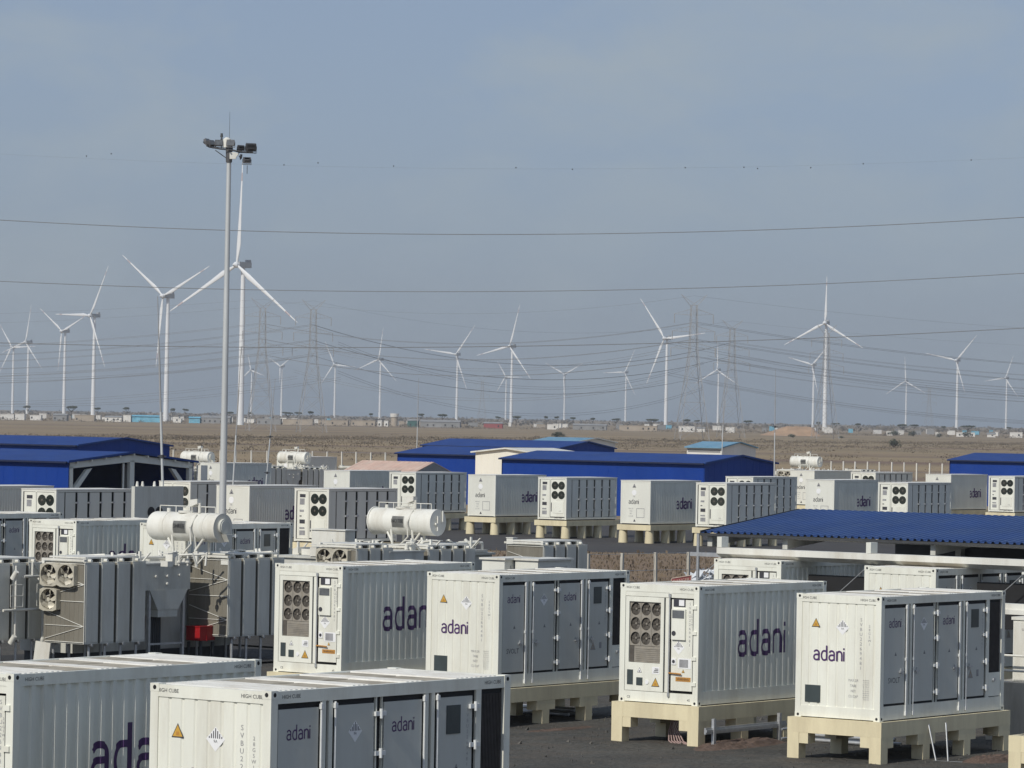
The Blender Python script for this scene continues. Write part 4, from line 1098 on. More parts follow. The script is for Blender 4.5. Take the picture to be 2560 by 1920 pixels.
# cream block: its gable faces the sun
def cream_block():
    x, y = (-3.29, 371.26)
    root = thing('cream_building', 'cream sunlit building with low white gable between the blue sheds', 'building', (x, y, 0), YAW)
    wd, ln, ze, zr = 7.3, 7.0, 5.0, 5.40
    prof = [(0, 0), (wd, 0), (wd, ze), (wd/2, zr), (0, ze)]
    g = MB().poly([(a, 0, b) for a, b in prof], (0, .12, 0))
    for k in range(1, 10): g.box(k*.73-.02, k*.73+.02, -.02, .01, 0, 4.9)
    g.build('gable_wall', M_CREAMWALL, root)
    MB().poly([(a, ln, b) for a, b in prof], (0, -.12, 0)).build('gable_wall', M_CREAMWALL, root)
    MB().box(0, .12, .12, ln-.12, 0, ze-.01).build('side_wall', M_CREAMWALL, root); MB().box(wd-.12, wd, .12, ln-.12, 0, ze-.01).build('side_wall', M_CREAMWALL, root)
    for s in (0, 1):
        a = [(-.35, ze-.04), (wd/2, zr), (wd/2, zr+.12), (-.35, ze+.10)]
        if s: a = [(wd-p, q) for p, q in a]
        MB().poly([(p, -.35, q) for p, q in a], (0, ln+.7, 0)).build('roof_slope', M_TXWHITE, root)
cream_block()
# cabin under the faded red roof
def pink_cabin():
    x, y = (-7.17, 301.69)
    root = thing('roofed_cabin', 'low cabin with faded red ribbed roof in the middle distance', 'cabin', (x, y, 0), YAW)
    ln, wd, ze, zr = 7.0, 4.4, 4.0, 4.75
    MB().box(-ln+.2, -.2, .2, wd-.2, 0, ze-.02).build('wall', M_TOWNWHITE, root)
    for s in (0, 1):
        a = [(-.2, ze-.05), (wd/2, zr), (wd/2, zr+.06), (-.2, ze+.02)]
        if s: a = [(wd-p, q) for p, q in a]
        b = MB().poly([(-ln, p, q) for p, q in a], (ln, 0, 0))
        if not s:
            for k in range(14): 
                t = -ln + .25 + k*.5; b.add([(t, -.2, ze+.04), (t+.07, -.2, ze+.04), (t+.07, wd/2, zr+.085), (t, wd/2, zr+.085)], [(0,1,2,3)])
        b.build('roof_slope', M_PINK, root)
    MB().poly([(0.01, 0, ze-.05), (.01, wd, ze-.05), (.01, wd/2, zr-.02)], (-.06, 0, 0)).build('gable_panel', M_TOWNGREY, root)
    MB().box(-ln, -.1, -.28, -.21, ze-.22, ze-.02).build('fascia', M_PINK, root)
    MB().box(-ln+.3, -.9, .14, .19, ze-.65, ze-.55).build('rail', M_RED, root)
pink_cabin()

# ================================================================== lighting mast and poles
def light_mast():
    x, y, z = (-15.54, 215.00, 2.81)
    top = 22.6
    root = thing('lighting_mast', 'tall galvanised lighting mast with a crown of floodlights', 'lighting mast', (x, y, 0))
    MB().cyl((0, 0, 0), (0, 0, 8), .20, .18, 16).cyl((0, 0, 8), (0, 0, 15), .175, .15, 16).cyl((0, 0, 15), (0, 0, top), .145, .12, 16).build('pole', M_GALV, root)
    MB().cyl((0, 0, 0), (0, 0, .05), .4, None, 16).build('base_plate', M_GALV, root)
    MB().cyl((0, 0, top+.2), (0, 0, top+2.0), .012, .008, 6).build('lightning_rod', M_DARKSTEEL, root)
    b = MB()
    b.tube([(-1.12, 0, top+.08), (-.5, 0, top-.02), (.1, 0, top-.06), (.6, 0, top-.18), (1.3, -.05, top-.17)], .045, 8).tube([(-.9, -.35, top+.0), (0, -.3, top-.08), (1.0, -.3, top-.2)], .03, 6).tube([(0, -.7, top-.1), (0, .7, top-.1)], .04, 8)
    for sx in (-.75, .7): b.cyl((0, 0, top-.62), (sx, 0, top-.1), .025, None, 6)
    b.cyl((0, 0, top-.75), (0, 0, top+.1), .17, .19, 14)
    b.build('lamp_frame', M_LAMPGREY, root)
    MB().cyl((-.12, -.05, top+.05), (-.12, -.05, top+.50), .23, .22, 14).cyl((-.12, -.05, top+.50), (-.12, -.05, top+.60), .22, .08, 14).build('pulley_hood', M_TXWHITE, root)
    MB().box(.06, .40, -.45, -.2, top-.58, top-.22).poly([(.40, -.45, top-.5), (.55, -.45, top-.3), (.40, -.45, top-.22)], (0, .2, 0)).build('junction_box', M_TXWHITE, root)
    MB().cyl((-.42, 0, top), (-.42, 0, top+.6), .025, None, 6).cyl((-.42, 0, top+.6), (-.42, 0, top+.82), .08, .06, 10).cyl((-.42, 0, top+.45), (-.42, 0, top+.55), .06, None, 8).build('beacon', M_DARKSTEEL, root)
    MB().cyl((1.0, -.1, top-.9), (1.0, -.1, top-1.35), .018, None, 6).build('hanging_wire', M_DARKSTEEL, root)
    fl = MB().poly([(-.24, -.10, .0), (.24, -.10, .0), (.27, -.10, .20), (.24, -.10, .38), (-.24, -.10, .38), (-.27, -.10, .20)], (0, .16, 0)).poly([(-.16, .06, .06), (.16, .06, .06), (.16, .16, .16), (.16, .16, .26), (-.16, .16, .26), (-.16, .16, .16)], (0, 0, .07)).box(-.29, -.27, -.03, .03, -.08, .24).box(.27, .29, -.03, .03, -.08, .24).box(-.29, .29, -.03, .03, -.1, -.07).mesh('floodlight', M_LAMPGREY)
    gl = MB().box(-.21, .21, -.108, -.099, .04, .34).mesh('lamp_glass', M_GLASS)
    for (fx, fy, fz, az, tl, s) in ((-1.12, 0, .16, 68, -28, .95), (-.90, -.1, .12, 52, -30, .85), (-.55, -.2, .12, 8, -14, .85), (.10, -.4, .12, -8, -10, .85), (.62, -.15, -.10, 205, -20, .75), (1.16, 0, -.12, 196, -18, 1.12), (.98, -.1, -.78, 188, 8, .85), (.62, .1, -.52, 100, 6, .6), (-.1, .6, .1, 180, -20, .9)):
        f = link('floodlight', fl, root, (fx, fy, top+fz)); f.rotation_euler = (R(tl), 0, R(az)); f.scale = (s, s, s)
        link('lamp_glass', gl, f)
light_mast()
def slim_pole(name, label, base, topp, r0, r1, mats, knobs=(), cat='pole'):
    b = Vector(base); t = Vector(topp)
    root = thing(name, label, cat, (b.x, b.y, b.z), 0, None)
    d = t - b
    m = MB()
    m.cyl((0, 0, 0), d*.58, r0, (r0+r1)/2, 10); m.build('pole', mats[0], root)
    MB().cyl(d*.58, d*.8, (r0+r1)/2*.8, r1, 10).cyl(d*.8, d, r1*.7, r1*.35, 8).build('upper_pole', mats[1], root)  # same steel, coloured darker for its look against the bright sky
    for k in knobs: 
        c = d*k; MB().cyl(c-Vector((0,0,.08)), c+Vector((0,0,.08)), r0*1.6, None, 8).box(c.x-.22, c.x+.22, c.y-.03, c.y+.03, c.z-.03, c.z+.03).build('bracket', M_DARKSTEEL, root)
def grounded(px, py, d, zz=0.0):
    return None
P0 = (-17.88, 205.00, 3.41); P1 = (-18.37, 205.00, 14.26)
k = P0[2]/(P1[2]-P0[2])
slim_pole('lightning_pole', 'thin leaning lightning pole left of the lighting mast', (P0[0]-(P1[0]-P0[0])*k, 205, 0), P1, .075, .05, (M_GALV, M_PYLON), (.42,))
for lab, b, t, d, kn in (
    ('slim pole leaning against the sky right of the lighting mast', (-16.04, 230.00, 4.20), (-15.72, 230.00, 12.06), 230, (.3,)),
    ('slim pole with a joint above the distant tank', (-18.32, 300.00, 4.60), (-17.89, 300.00, 10.92), 300, (.35, .6)),
    ('slim pole standing left of the far blue shed', (-9.94, 420.00, 4.71), (-9.87, 420.00, 12.37), 420, ()),
    ('slim pole beside the light blue roofed house', (22.88, 430.00, 6.03), (23.05, 430.00, 13.66), 430, ()),
    ('slim pole with a small lamp in front of the sand heap', (22.57, 340.00, 5.01), (22.54, 340.00, 12.79), 340, (.62,))):
    k = b[2]/(t[2]-b[2])
    slim_pole('slim_pole', lab, (b[0]-(t[0]-b[0])*k, d, 0), t, .055, .04, (M_GALV, M_PYLON), kn)

# ================================================================== wind turbines
def turbine_parts():
    tow = MB(); N = 24
    tow.cyl((0, 0, 0), (0, 0, .36), .0205, .0175, N, 0); tow.cyl((0, 0, .36), (0, 0, .366), .0181, .0181, N, 0); tow.cyl((0, 0, .366), (0, 0, .985), .0172, .0125, N, 0)
    nac = MB(); nac.poly([(-.019, -.03, -.014), (.019, -.03, -.014), (.019, .075, -.016), (-.019, .075, -.016)], (0, 0, .034)); nac.box(-.014, .014, .050, .074, .0185, .034)
    hb = MB(); hb.cyl((0, -.066, 0), (0, -.03, 0), .018, .018, 16); hb.cyl((0, -.085, 0), (0, -.066, 0), .004, .018, 16)
    bl = MB(); secs = [(0, .0105, .0105), (.05, .011, .0105), (.14, .021, .008), (.20, .025, .007), (.35, .019, .0045), (.6, .012, .003), (.80, .0085, .002)]
    def build(secs):
        b = MB(); vs = []; n = 10
        for t, c, th in secs:
            for k in range(n):
                a = 2*math.pi*k/n; vs.append((c*math.cos(a) + (c-.0105)*.5, th*math.sin(a) - .012*t*t, t))
        b.add(vs, [(i*n+k, i*n+(k+1) % n, (i+1)*n+(k+1) % n, (i+1)*n+k) for i in range(len(secs)-1) for k in range(n)], 0, True)
        b.add(vs[-n:], [tuple(range(n))])
        return b
    return (tow.mesh('tower', M_TURB), nac.mesh('nacelle', M_TURBGREY), hb.mesh('hub', M_TURB), build(secs).mesh('blade', M_TURB),
            build([(.80, .0085, .002), (.88, .0065, .0016)]).mesh('tip_band', M_TURBRED), build([(.88, .0065, .0016), (.97, .004, .001), (1.0, .001, .0005)]).mesh('blade_tip', M_TURB))
TP = turbine_parts()
TURB = [
    (-190, 2729, 110, 4, 41, 72, 'largest turbine, one blade upright, just right of the lighting mast'),
    (-293, 3325, 105, 66, 40, 60, 'large turbine with its blades in a Y behind the leaning pole'),
    (-432, 4059, 105, 32, 48, 60, 'turbine with one blade level, third large one from the mast leftwards'),
    (-555, 4891, 105, 66, 40, 49, 'turbine with one short tilted blade, second pair from the left edge'),
    (-702, 5725, 105, 14, 45, 56, 'turbine with an upright blade close to the left edge'),
    (-745, 5909, 100, 88, 25, 42, 'leftmost turbine, partly cut off by the left edge'),
    (-496, 7533, 90, 109, 26, 32, 'faint small turbine just right of the largest one'),
    (-426, 7295, 95, 60, 40, 31, 'small turbine with two raised blades between the two left pylons'),
    (-326, 7262, 100, 96, 26, 46, 'small turbine with a level right blade, first right of the left pylons'),
    (-232, 6890, 105, 11, 40, 57, 'mid-sized turbine with an upright blade, second right of the left pylons'),
    (-88, 6164, 105, 38, 32, 58, 'mid-sized turbine with a level left blade left of centre'),
    (-4, 5389, 105, 18, 41, 60, 'turbine leaning its top blade right, at the centre of the photo'),
    (-13, 7953, 90, 91, 18, 36, 'faint small turbine beside the central one'),
    (102, 7784, 95, 60, 18, 45, 'small turbine with two blades in a V right of centre'),
    (218, 7697, 100, 29, 37, 51, 'small turbine with a level left blade between centre and the right pylons'),
    (179, 4683, 105, 84, 36, 59, 'large turbine left of the right-hand pylons'),
    (366, 7091, 100, 1, 32, 52, 'small turbine seen between the right-hand pylons'),
    (317, 4036, 110, 2, 18, 48, 'large turbine with one blade straight up, right of the right-hand pylons'),
    (472, 6253, 100, 45, 37, 46, 'smaller turbine partly behind the large one on the right'),
    (784, 7915, 95, 118, 30, 50, 'small turbine with an upright blade before the right edge'),
    (658, 5890, 105, 42, 32, 51, 'mid-sized turbine with a raised right blade, second from the right edge'),
    (933, 7512, 100, 22, 37, 46, 'rightmost turbine, close to the right edge'),
]
for i, (x, y, z, a0, yaw, bl, lab) in enumerate(TURB):
    g = far_rise(x, y) - .6
    root = thing('wind_turbine', lab, 'wind turbine', (x, y, g), R(-yaw), 'white wind turbines along the horizon')
    hz = z - g; S = hz
    o = link('tower', TP[0], root, (0, .05*S, 0)); o.scale = (S*1.05, S*1.05, S)
    o = link('nacelle', TP[1], root, (0, .05*S-.02*S, hz)); o.scale = (S, S, S)
    o = link('hub', TP[2], root, (0, .05*S-.005*S, hz)); o.scale = (S, S, S)
    for k in range(3):
        b = link('blade', TP[3], root, (0, -.006*S, hz)); b.rotation_euler = (0, R(a0+120*k), 0); w = max(bl*1.12, 58); b.scale = (w, w, bl)
        link('tip_band', TP[4], b); link('blade_tip', TP[5], b)

# ================================================================== pylons and lines
def pylon_meshes():
    b = MB(); r = .16
    lv = [(0, 6.2), (8, 5.2), (16, 4.2), (24, 3.2), (31, 2.3), (38, 1.6), (44, 1.5), (50, 1.35), (56, 1.2)]
    def bar(p, q, rr=r): b.cyl(p, q, rr, None, 4, 0, False, False)
    for (z0, w0), (z1, w1) in zip(lv[:-1], lv[1:]):
        c0 = [(-w0,-w0,z0),(w0,-w0,z0),(w0,w0,z0),(-w0,w0,z0)]; c1 = [(-w1,-w1,z1),(w1,-w1,z1),(w1,w1,z1),(-w1,w1,z1)]
        for k in range(4):
            j = (k+1) % 4
            bar(c0[k], c1[k], .13); bar(c0[k], c1[j], .075); bar(c0[j], c1[k], .075); bar(c1[k], c1[j], .07)
    arms = []
    for z, l in ((38, 9.5), (45, 9.0), (52, 8.2)):
        a = MB()
        for s in (-1, 1):
            tip = (s*l, 0, z+.4)
            for yy in (-1.4, 1.4):
                a.cyl((s*1.4, yy, z), tip, .085, None, 4, 0, False, False); a.cyl((s*1.4, yy, z+2.4), tip, .065, None, 4, 0, False, False)
            for k in range(1, 4):
                t = k/4; a.cyl((s*(1.4+(l-1.4)*t), -1.4*(1-t), z+.4*t), (s*(1.4+(l-1.4)*t), 1.4*(1-t), z+.4*t), .05, None, 4, 0, False, False)
                a.cyl((s*(1.4+(l-1.4)*t), -1.4*(1-t), z+.4*t), (s*(1.4+(l-1.4)*t), -1.4*(1-t), z+2.4-2.0*t), .05, None, 4, 0, False, False)
            a.cyl(tip, (s*l, 0, z-3.4), .16, None, 6)
        arms.append(a.mesh('cross_arm', M_PYLON))
    h = MB()
    for s in (-1, 1):
        for yy in (-1.1, 1.1): h.cyl((s*1.1, yy, 55.5), (s*5.5, 0, 60.5), .085, None, 4, 0, False, False); h.cyl((-s*1.0, yy, 56), (s*5.5, 0, 60.5), .06, None, 4, 0, False, False)
    return b.mesh('lattice_body', M_PYLON), arms, h.mesh('horn', M_PYLON)
PB, PA, PH = pylon_meshes()
PYL = []
for (px, d, s, yaw, lab) in ((-113.5, 1800, 1.0, 12, 'lattice pylon just right of the largest turbine'), (-91.0, 1810, 1.0, 12, 'second lattice pylon right of the largest turbine'), (74.6, 1640, 1.0, 10, 'tallest lattice pylon on the right'), (112.7, 2040, 1.0, 10, 'lattice pylon right of the tallest one'), (166, 2100, 1.0, 10, 'faint lattice pylon behind the large right turbine'), (-32, 4300, .85, 12, 'tiny faint pylon left of centre'), (452, 4300, .85, 12, 'tiny faint pylon near the right edge')):
    root = thing('lattice_pylon', lab, 'pylon', (px, d, 0), R(yaw), 'power line pylons on the plain')
    for o in [link('lattice_body', PB, root)] + [link('cross_arm', a, root) for a in PA] + [link('horn', PH, root)]: o.scale = (s, s, s)
    PYL.append(Vector((px, d, 0)))
def wire(name, label, pts, r, grp=None):
    b = MB()
    for a, c in zip(pts[:-1], pts[1:]): b.cyl(a, c, r, None, 5, 0, False)
    return tag(b.build(name, M_WIRE), label, 'cable', None, None, grp)
def sagged(a, b, sag, n=24):
    a = Vector(a); b = Vector(b)
    return [a.lerp(b, i/n) - Vector((0, 0, 4*sag*(i/n)*(1-i/n))) for i in range(n+1)]
LINES = [  # from, to, sags: spans between pylons and on to pylons outside the picture
 (Vector((-560, 1900, 0)), PYL[0]), (PYL[0], PYL[2]), (PYL[2], Vector((520, 1900, 0))),
 (Vector((-520, 2200, 0)), PYL[1]), (PYL[1], PYL[3]), (PYL[3], Vector((560, 2150, 0)))]
for li, (a, b) in enumerate(LINES):
    lab = ('bundle of distant conductors left of the first pylon', 'bundle of distant conductors between the first and the tallest pylon', 'bundle of distant conductors right of the tallest pylon', 'lower bundle of conductors left of the second pylon', 'lower bundle of conductors between the second pylon and the right-hand ones', 'lower bundle of conductors running off to the right')[li]
    root = thing('conductor_bundle', lab, 'power line', (a.x, a.y, 0), 0, 'conductors strung between the pylons')
    ln = (b-a).length; short = ln < 300
    def conductor(p0, p1, sag, r):
        pts = [p - Vector((a.x, a.y, 0)) for p in sagged(p0, p1, sag)]
        m_ = MB()
        for p, q in zip(pts[:-1], pts[1:]): m_.cyl(p, q, r, None, 4, 0, False)
        m_.build('conductor', M_WIRE, root)
    for z in (35, 42, 49):
        for s_ in (-8.6, 8.6):
            off = Vector((0, s_, z)); conductor(a + off, b + off, 9 if short else 15, .075)
    for z in (30, 45):
        for dz in (0, 1.2): conductor(a + Vector((0, 260, z+dz)), b + Vector((0, 300, z-3+dz)), 12 if short else 19, .08)
    conductor(a + Vector((0, 0, 60)), b + Vector((0, 0, 60)), 7 if short else 10, .04)
def near_line(name, label, d, p3, r):
    """parabola through three points of a span at distance d"""
    (xa, za), (xb, zb), (xc, zc) = p3
    pts = []
    for i in range(61):
        x = -100 + 200*i/60
        z = za*(x-xb)*(x-xc)/((xa-xb)*(xa-xc)) + zb*(x-xa)*(x-xc)/((xb-xa)*(xb-xc)) + zc*(x-xa)*(x-xb)/((xc-xa)*(xc-xb))
        pts.append(Vector((x, d, z)))
    return wire(name, label, pts, r, 'single cables crossing the sky')
def xz(p): return (p[0], p[2])
near_line('overhead_cable', 'overhead cable highest of the clear ones, crossing the whole sky', 600, [xz((-77.80, 600.00, 36.80)), xz((-8.26, 600.00, 35.86)), xz((76.91, 600.00, 39.97))], .055)
near_line('overhead_cable', 'overhead cable second of the clear ones, level with the largest turbine hub', 600, [xz((-77.62, 600.00, 27.55)), xz((-8.10, 600.00, 27.21)), xz((77.05, 600.00, 31.51))], .05)
near_line('overhead_cable', 'overhead cable lowest of the clear ones, passing the turbine hubs', 600, [xz((-77.45, 600.00, 18.24)), xz((-1.91, 600.00, 19.04)), xz((77.19, 600.00, 23.23))], .055)
w = near_line('earth_wire', 'faint topmost wire strung with small dark markers', 600, [xz((-77.98, 600.00, 46.78)), xz((0.63, 600.00, 45.93)), xz((76.76, 600.00, 48.98))], .008)
mk = MB().cyl((0, 0, -.11), (0, 0, .08), .08, None, 8).mesh('wire_marker', M_BALL)
for p in ((-64.92, 600.00, 46.71), (-61.18, 600.00, 47.13), (-35.04, 600.00, 45.91), (-29.91, 600.00, 46.30), (-18.48, 600.00, 46.02), (0.02, 600.00, 46.11), (8.55, 600.00, 46.02), (25.59, 600.00, 46.56), (34.47, 600.00, 46.78), (36.53, 600.00, 46.63), (44.57, 600.00, 46.90), (52.48, 600.00, 47.64), (68.79, 600.00, 48.48)):
    link('wire_marker', mk, w, p)

# ================================================================== the settlement on the plain
TD = 3000.0
def town(label, p0, p1, h, dep, m, kind, name='house', cat='house'):
    """p0, p1: ends of the front foot line; h height; kind: flat, gable, tarp, wall"""
    x0, x1, y = p0[0], p1[0], p0[1]
    w = x1-x0
    root = thing(name, label, cat, ((x0+x1)/2, y, 0), R(-6), 'buildings of the far settlement')
    MB().box(-w/2, w/2, 0, dep, -.3, h).build('wall', m, root)
    n = max(1, int(w/4))
    if kind == 'flat': MB().box(-w/2-.2, w/2+.2, -.2, dep+.2, h, h+.35).build('roof', m, root)
    elif kind == 'gable': MB().poly([(-w/2-.3, -.4, h-.1), (-w/2-.3, dep/2, h+dep*.18), (-w/2-.3, dep+.4, h-.1)], (w+.6, 0, 0)).build('roof', M_TOWNGREY, root)
    elif kind == 'tarp': MB().poly([(-w/2-.3, -.8, h-.4), (-w/2-.3, dep*.4, h+.7), (-w/2-.3, dep+.4, h-.2)], (w+.6, 0, 0)).build('roof', m, root)
    wm = MB().box(-.55, .55, -.06, -.01, 1.2, min(2.6, h-.4)).mesh('window', M_GASKET)
    for k in range(n):
        if kind in ('flat', 'gable') and random.random() < .6: link('window', wm, root, (-w/2+w*(k+.5+random.uniform(-.2, .2))/n, 0, random.uniform(-.4, .1)))
    return root
f_ = lambda a, b: (a, b)
for lab, a, b, ht, dep, m, kd in (
    ('white flat-roofed hut at the left end of the far settlement', (-386.19, 3000.00, 2.74), (-375.62, 3000.00, 2.93), 4.0, 6, M_TOWNWHITE, 'flat'),
    ('off-white hut beside the leftmost far hut', (-375.01, 3000.00, 2.64), (-367.76, 3000.00, 2.76), 4.4, 6, M_TOWNWHITE, 'flat'),
    ('low white hut with dark openings under the second turbine from the left', (-363.53, 3000.00, 2.84), (-355.07, 3000.00, 2.99), 3.6, 5, M_TOWNWHITE, 'flat'),
    ('grey-green shed under the dark flat tree on the left', (-346.30, 3000.00, 2.54), (-335.73, 3000.00, 2.73), 4.2, 7, M_TOWNGREY, 'gable'),
    ('tan block of rooms in the left of the settlement', (-329.98, 3000.00, 2.23), (-314.88, 3000.00, 2.49), 4.3, 6, M_TOWNTAN, 'flat'),
    ('long low pale row left of the bright white hut', (-307.03, 3000.00, 2.63), (-294.34, 3000.00, 2.86), 3.4, 6, M_TOWNWHITE, 'gable'),
    ('bright white hut touching the blue tarpaulin shelter', (-293.13, 3000.00, 2.58), (-287.39, 3000.00, 2.68), 4.9, 6, M_TOWNWHITE, 'flat'),
    ('long light blue tarpaulin shelter on the far plain', (-287.07, 3000.00, 2.08), (-265.33, 3000.00, 2.47), 4.7, 8, M_TOWNBLUE, 'tarp'),
    ('small white hut right of the leaning pole', (-255.38, 3000.00, 3.55), (-249.34, 3000.00, 3.66), 3.0, 5, M_TOWNWHITE, 'flat'),
    ('pale blue shelter left of the lighting mast', (-243.58, 3000.00, 2.55), (-235.12, 3000.00, 2.70), 4.2, 6, M_TOWNBLUE, 'tarp'),
    ('long dark grey hall behind the lighting mast', (-234.20, 3000.00, 1.81), (-212.45, 3000.00, 2.20), 4.3, 9, M_TOWNGREY, 'gable'),
    ('row of white bays right of the largest turbine', (-192.21, 3000.00, 2.26), (-174.08, 3000.00, 2.58), 4.2, 6, M_TOWNGREY, 'flat'),
    ('long grey hall right of the row of white bays', (-172.88, 3000.00, 2.90), (-149.93, 3000.00, 3.31), 4.0, 7, M_TOWNTAN, 'flat'),
    ('tan boundary hall below the two white turbines', (-145.99, 3000.00, 2.78), (-123.33, 3000.00, 3.18), 3.8, 6, M_TOWNTAN, 'flat'),
    ('pale ribbed hall left of the two small white cabins', (-120.91, 3000.00, 2.62), (-102.78, 3000.00, 2.94), 4.0, 6, M_TOWNTAN, 'flat'),
    ('first of two small bright white cabins', (-100.97, 3000.00, 2.67), (-97.95, 3000.00, 2.72), 4.0, 4, M_TOWNWHITE, 'flat'),
    ('second of two small bright white cabins', (-96.13, 3000.00, 2.75), (-93.11, 3000.00, 2.81), 4.0, 4, M_TOWNWHITE, 'flat'),
    ('dark green shed on the far plain', (-78.58, 3000.00, 1.25), (-70.43, 3000.00, 1.40), 4.8, 7, M_TOWNGREEN, 'gable'),
    ('long low grey-green hall right of the dark green shed', (-68.92, 3000.00, 1.43), (-38.71, 3000.00, 1.96), 4.2, 8, M_TOWNGREY, 'gable'),
    ('low reddish building left of the central turbine', (-20.88, 3000.00, 1.67), (-6.69, 3000.00, 1.93), 3.8, 6, M_MAROON, 'gable'),
    ('small white hut above the far blue shed', (27.15, 3000.00, 2.23), (35.61, 3000.00, 2.38), 3.6, 5, M_TOWNWHITE, 'flat'),
    ('long pale grey hall right of centre', (46.48, 3000.00, 2.27), (71.86, 3000.00, 2.72), 3.6, 7, M_TOWNGREY, 'gable'),
    ('long cream hall under the dark flat tree', (81.52, 3000.00, 2.89), (110.22, 3000.00, 3.40), 3.8, 7, M_TOWNTAN, 'flat'),
    ('white house with a dark awning left of the tallest pylon', (126.54, 3000.00, 3.08), (138.62, 3000.00, 3.30), 4.0, 6, M_TOWNWHITE, 'flat'),
    ('low white house right beside the one with the dark awning', (140.12, 3000.00, 3.63), (146.17, 3000.00, 3.74), 2.8, 5, M_TOWNWHITE, 'gable'),
    ('white hut left of the sand heap', (161.89, 3000.00, 2.81), (168.54, 3000.00, 2.92), 3.8, 5, M_TOWNWHITE, 'flat'),
    ('tiny pale hut right of the sand heap', (283.35, 3000.00, 3.15), (287.88, 3000.00, 3.23), 2.8, 5, M_TOWNWHITE, 'flat'),
    ('small white cabin left of the long white row', (320.51, 3000.00, 3.51), (324.13, 3000.00, 3.57), 2.8, 4, M_TOWNWHITE, 'flat'),
    ('long bright white row near the right edge', (336.22, 3000.00, 3.18), (350.12, 3000.00, 3.43), 2.9, 5, M_TOWNWHITE, 'flat'),
    ('low white hut right of the long white row', (359.50, 3000.00, 2.69), (365.84, 3000.00, 2.80), 2.4, 5, M_TOWNWHITE, 'gable'),
    ('cream house at the right end of the settlement', (376.72, 3000.00, 2.39), (386.09, 3000.00, 2.56), 3.8, 5, M_TOWNWHITE, 'flat')):
    town(lab, a, b, ht, dep, m, kd)
rh = random.Random(4)
for k in range(84):
    y = rh.uniform(3250, 3900); x = rh.uniform(-.129, .129)*y; w = rh.uniform(2.5, 8)
    m = rh.choice((M_TOWNWHITE, M_TOWNWHITE, M_TOWNWHITE, M_TOWNTAN, M_TOWNGREY, M_TOWNBLUE))
    h = thing('house', 'tiny hut in the hazy rear line of the far settlement', 'house', (x, y, 0), rh.uniform(-.3, .3), 'tiny rear huts of the far settlement')
    hh = rh.uniform(2.6, 4.6)
    MB().box(-w/2, w/2, 0, 4, -.3, hh).build('wall', m, h); MB().box(-w/2-.2, w/2+.2, -.2, 4.2, hh, hh+.3).build('roof', rh.choice((m, M_TOWNGREY)), h)
x, y, z = (-91.23, 3100.00, 3.03)
wt_ = thing('water_tower', 'pale water tank tower among the far buildings', 'water tower', (x, y, 0))
MB().cyl((0, 0, 7.2), (0, 0, 10.0), 3.3, 3.5, 20).build('tank', M_TOWNWHITE, wt_); MB().cyl((0, 0, 0), (0, 0, 7.2), 2.7, 2.7, 16).build('shaft', M_TOWNTAN, wt_)
# white pillars along the grey row
for k, px in enumerate((-190.5, -186.3, -180.2, -175.8)):
    pass

def leaf_cloud(c, rx, ry, rz, n, s):
    b = MB()
    for _ in range(n):
        while True:
            p = Vector((random.uniform(-1, 1), random.uniform(-1, 1), random.uniform(-1, 1)))
            if .25 < p.length < 1: break
        q = Vector((c[0]+p.x*rx, c[1]+p.y*ry, c[2]+p.z*rz)); d = Vector((random.uniform(-1, 1), random.uniform(-1, 1), random.uniform(-.6, .6))).normalized()
        e = d.orthogonal().normalized(); k = s*random.uniform(.6, 1.3)
        b.add([q-d*k, q+e*k*.5, q+d*k, q-e*k*.5], [(0, 1, 2, 3)])
    return b
def flat_cloud(c, rx, ry, rz, n, s):
    b = MB()
    for _ in range(n):
        a = random.uniform(0, 6.28); q_ = random.random()**.5
        q = Vector((c[0]+rx*q_*math.cos(a), c[1]+ry*q_*math.sin(a), c[2]+random.uniform(-rz, rz)*(1-q_*.6)))
        t = random.uniform(0, 3.14); d = Vector((math.cos(t), math.sin(t), random.uniform(-.12, .12))); k = s*random.uniform(.6, 1.3)
        e = Vector((random.uniform(-.2, .2), random.uniform(-.2, .2), .30))
        b.add([q-d*k, q+e*k, q+d*k, q-e*k], [(0, 1, 2, 3)])
    return b
def acacia(seed, w, flat):
    random.seed(seed)
    t = MB(); t.cyl((0, 0, 0), (.3, 0, 5.0), .3, .2, 7)
    for k in range(5):
        a = 2*math.pi*k/5+random.random(); t.cyl((.3, 0, 4.5+random.random()), (.3+w*.35*math.cos(a), w*.3*math.sin(a), 7.6), .2, .08, 5)
    c = MB()
    for k in range(7):
        a = random.uniform(0, 6.28); rr = random.uniform(.0, .62)*w/2
        l = flat_cloud((.3+rr*math.cos(a), rr*math.sin(a), 8+random.uniform(-.4, .5)*flat), w*.30, w*.30, flat*random.uniform(.5, .9), 80, 1.0)
        c.add(l.v, l.f)
    return t.mesh('trunk', M_BARK), c.mesh('crown', M_LEAF)
AC = [acacia(3, 11, .65), acacia(5, 9, .85), acacia(8, 13, .6)]
random.seed(11)
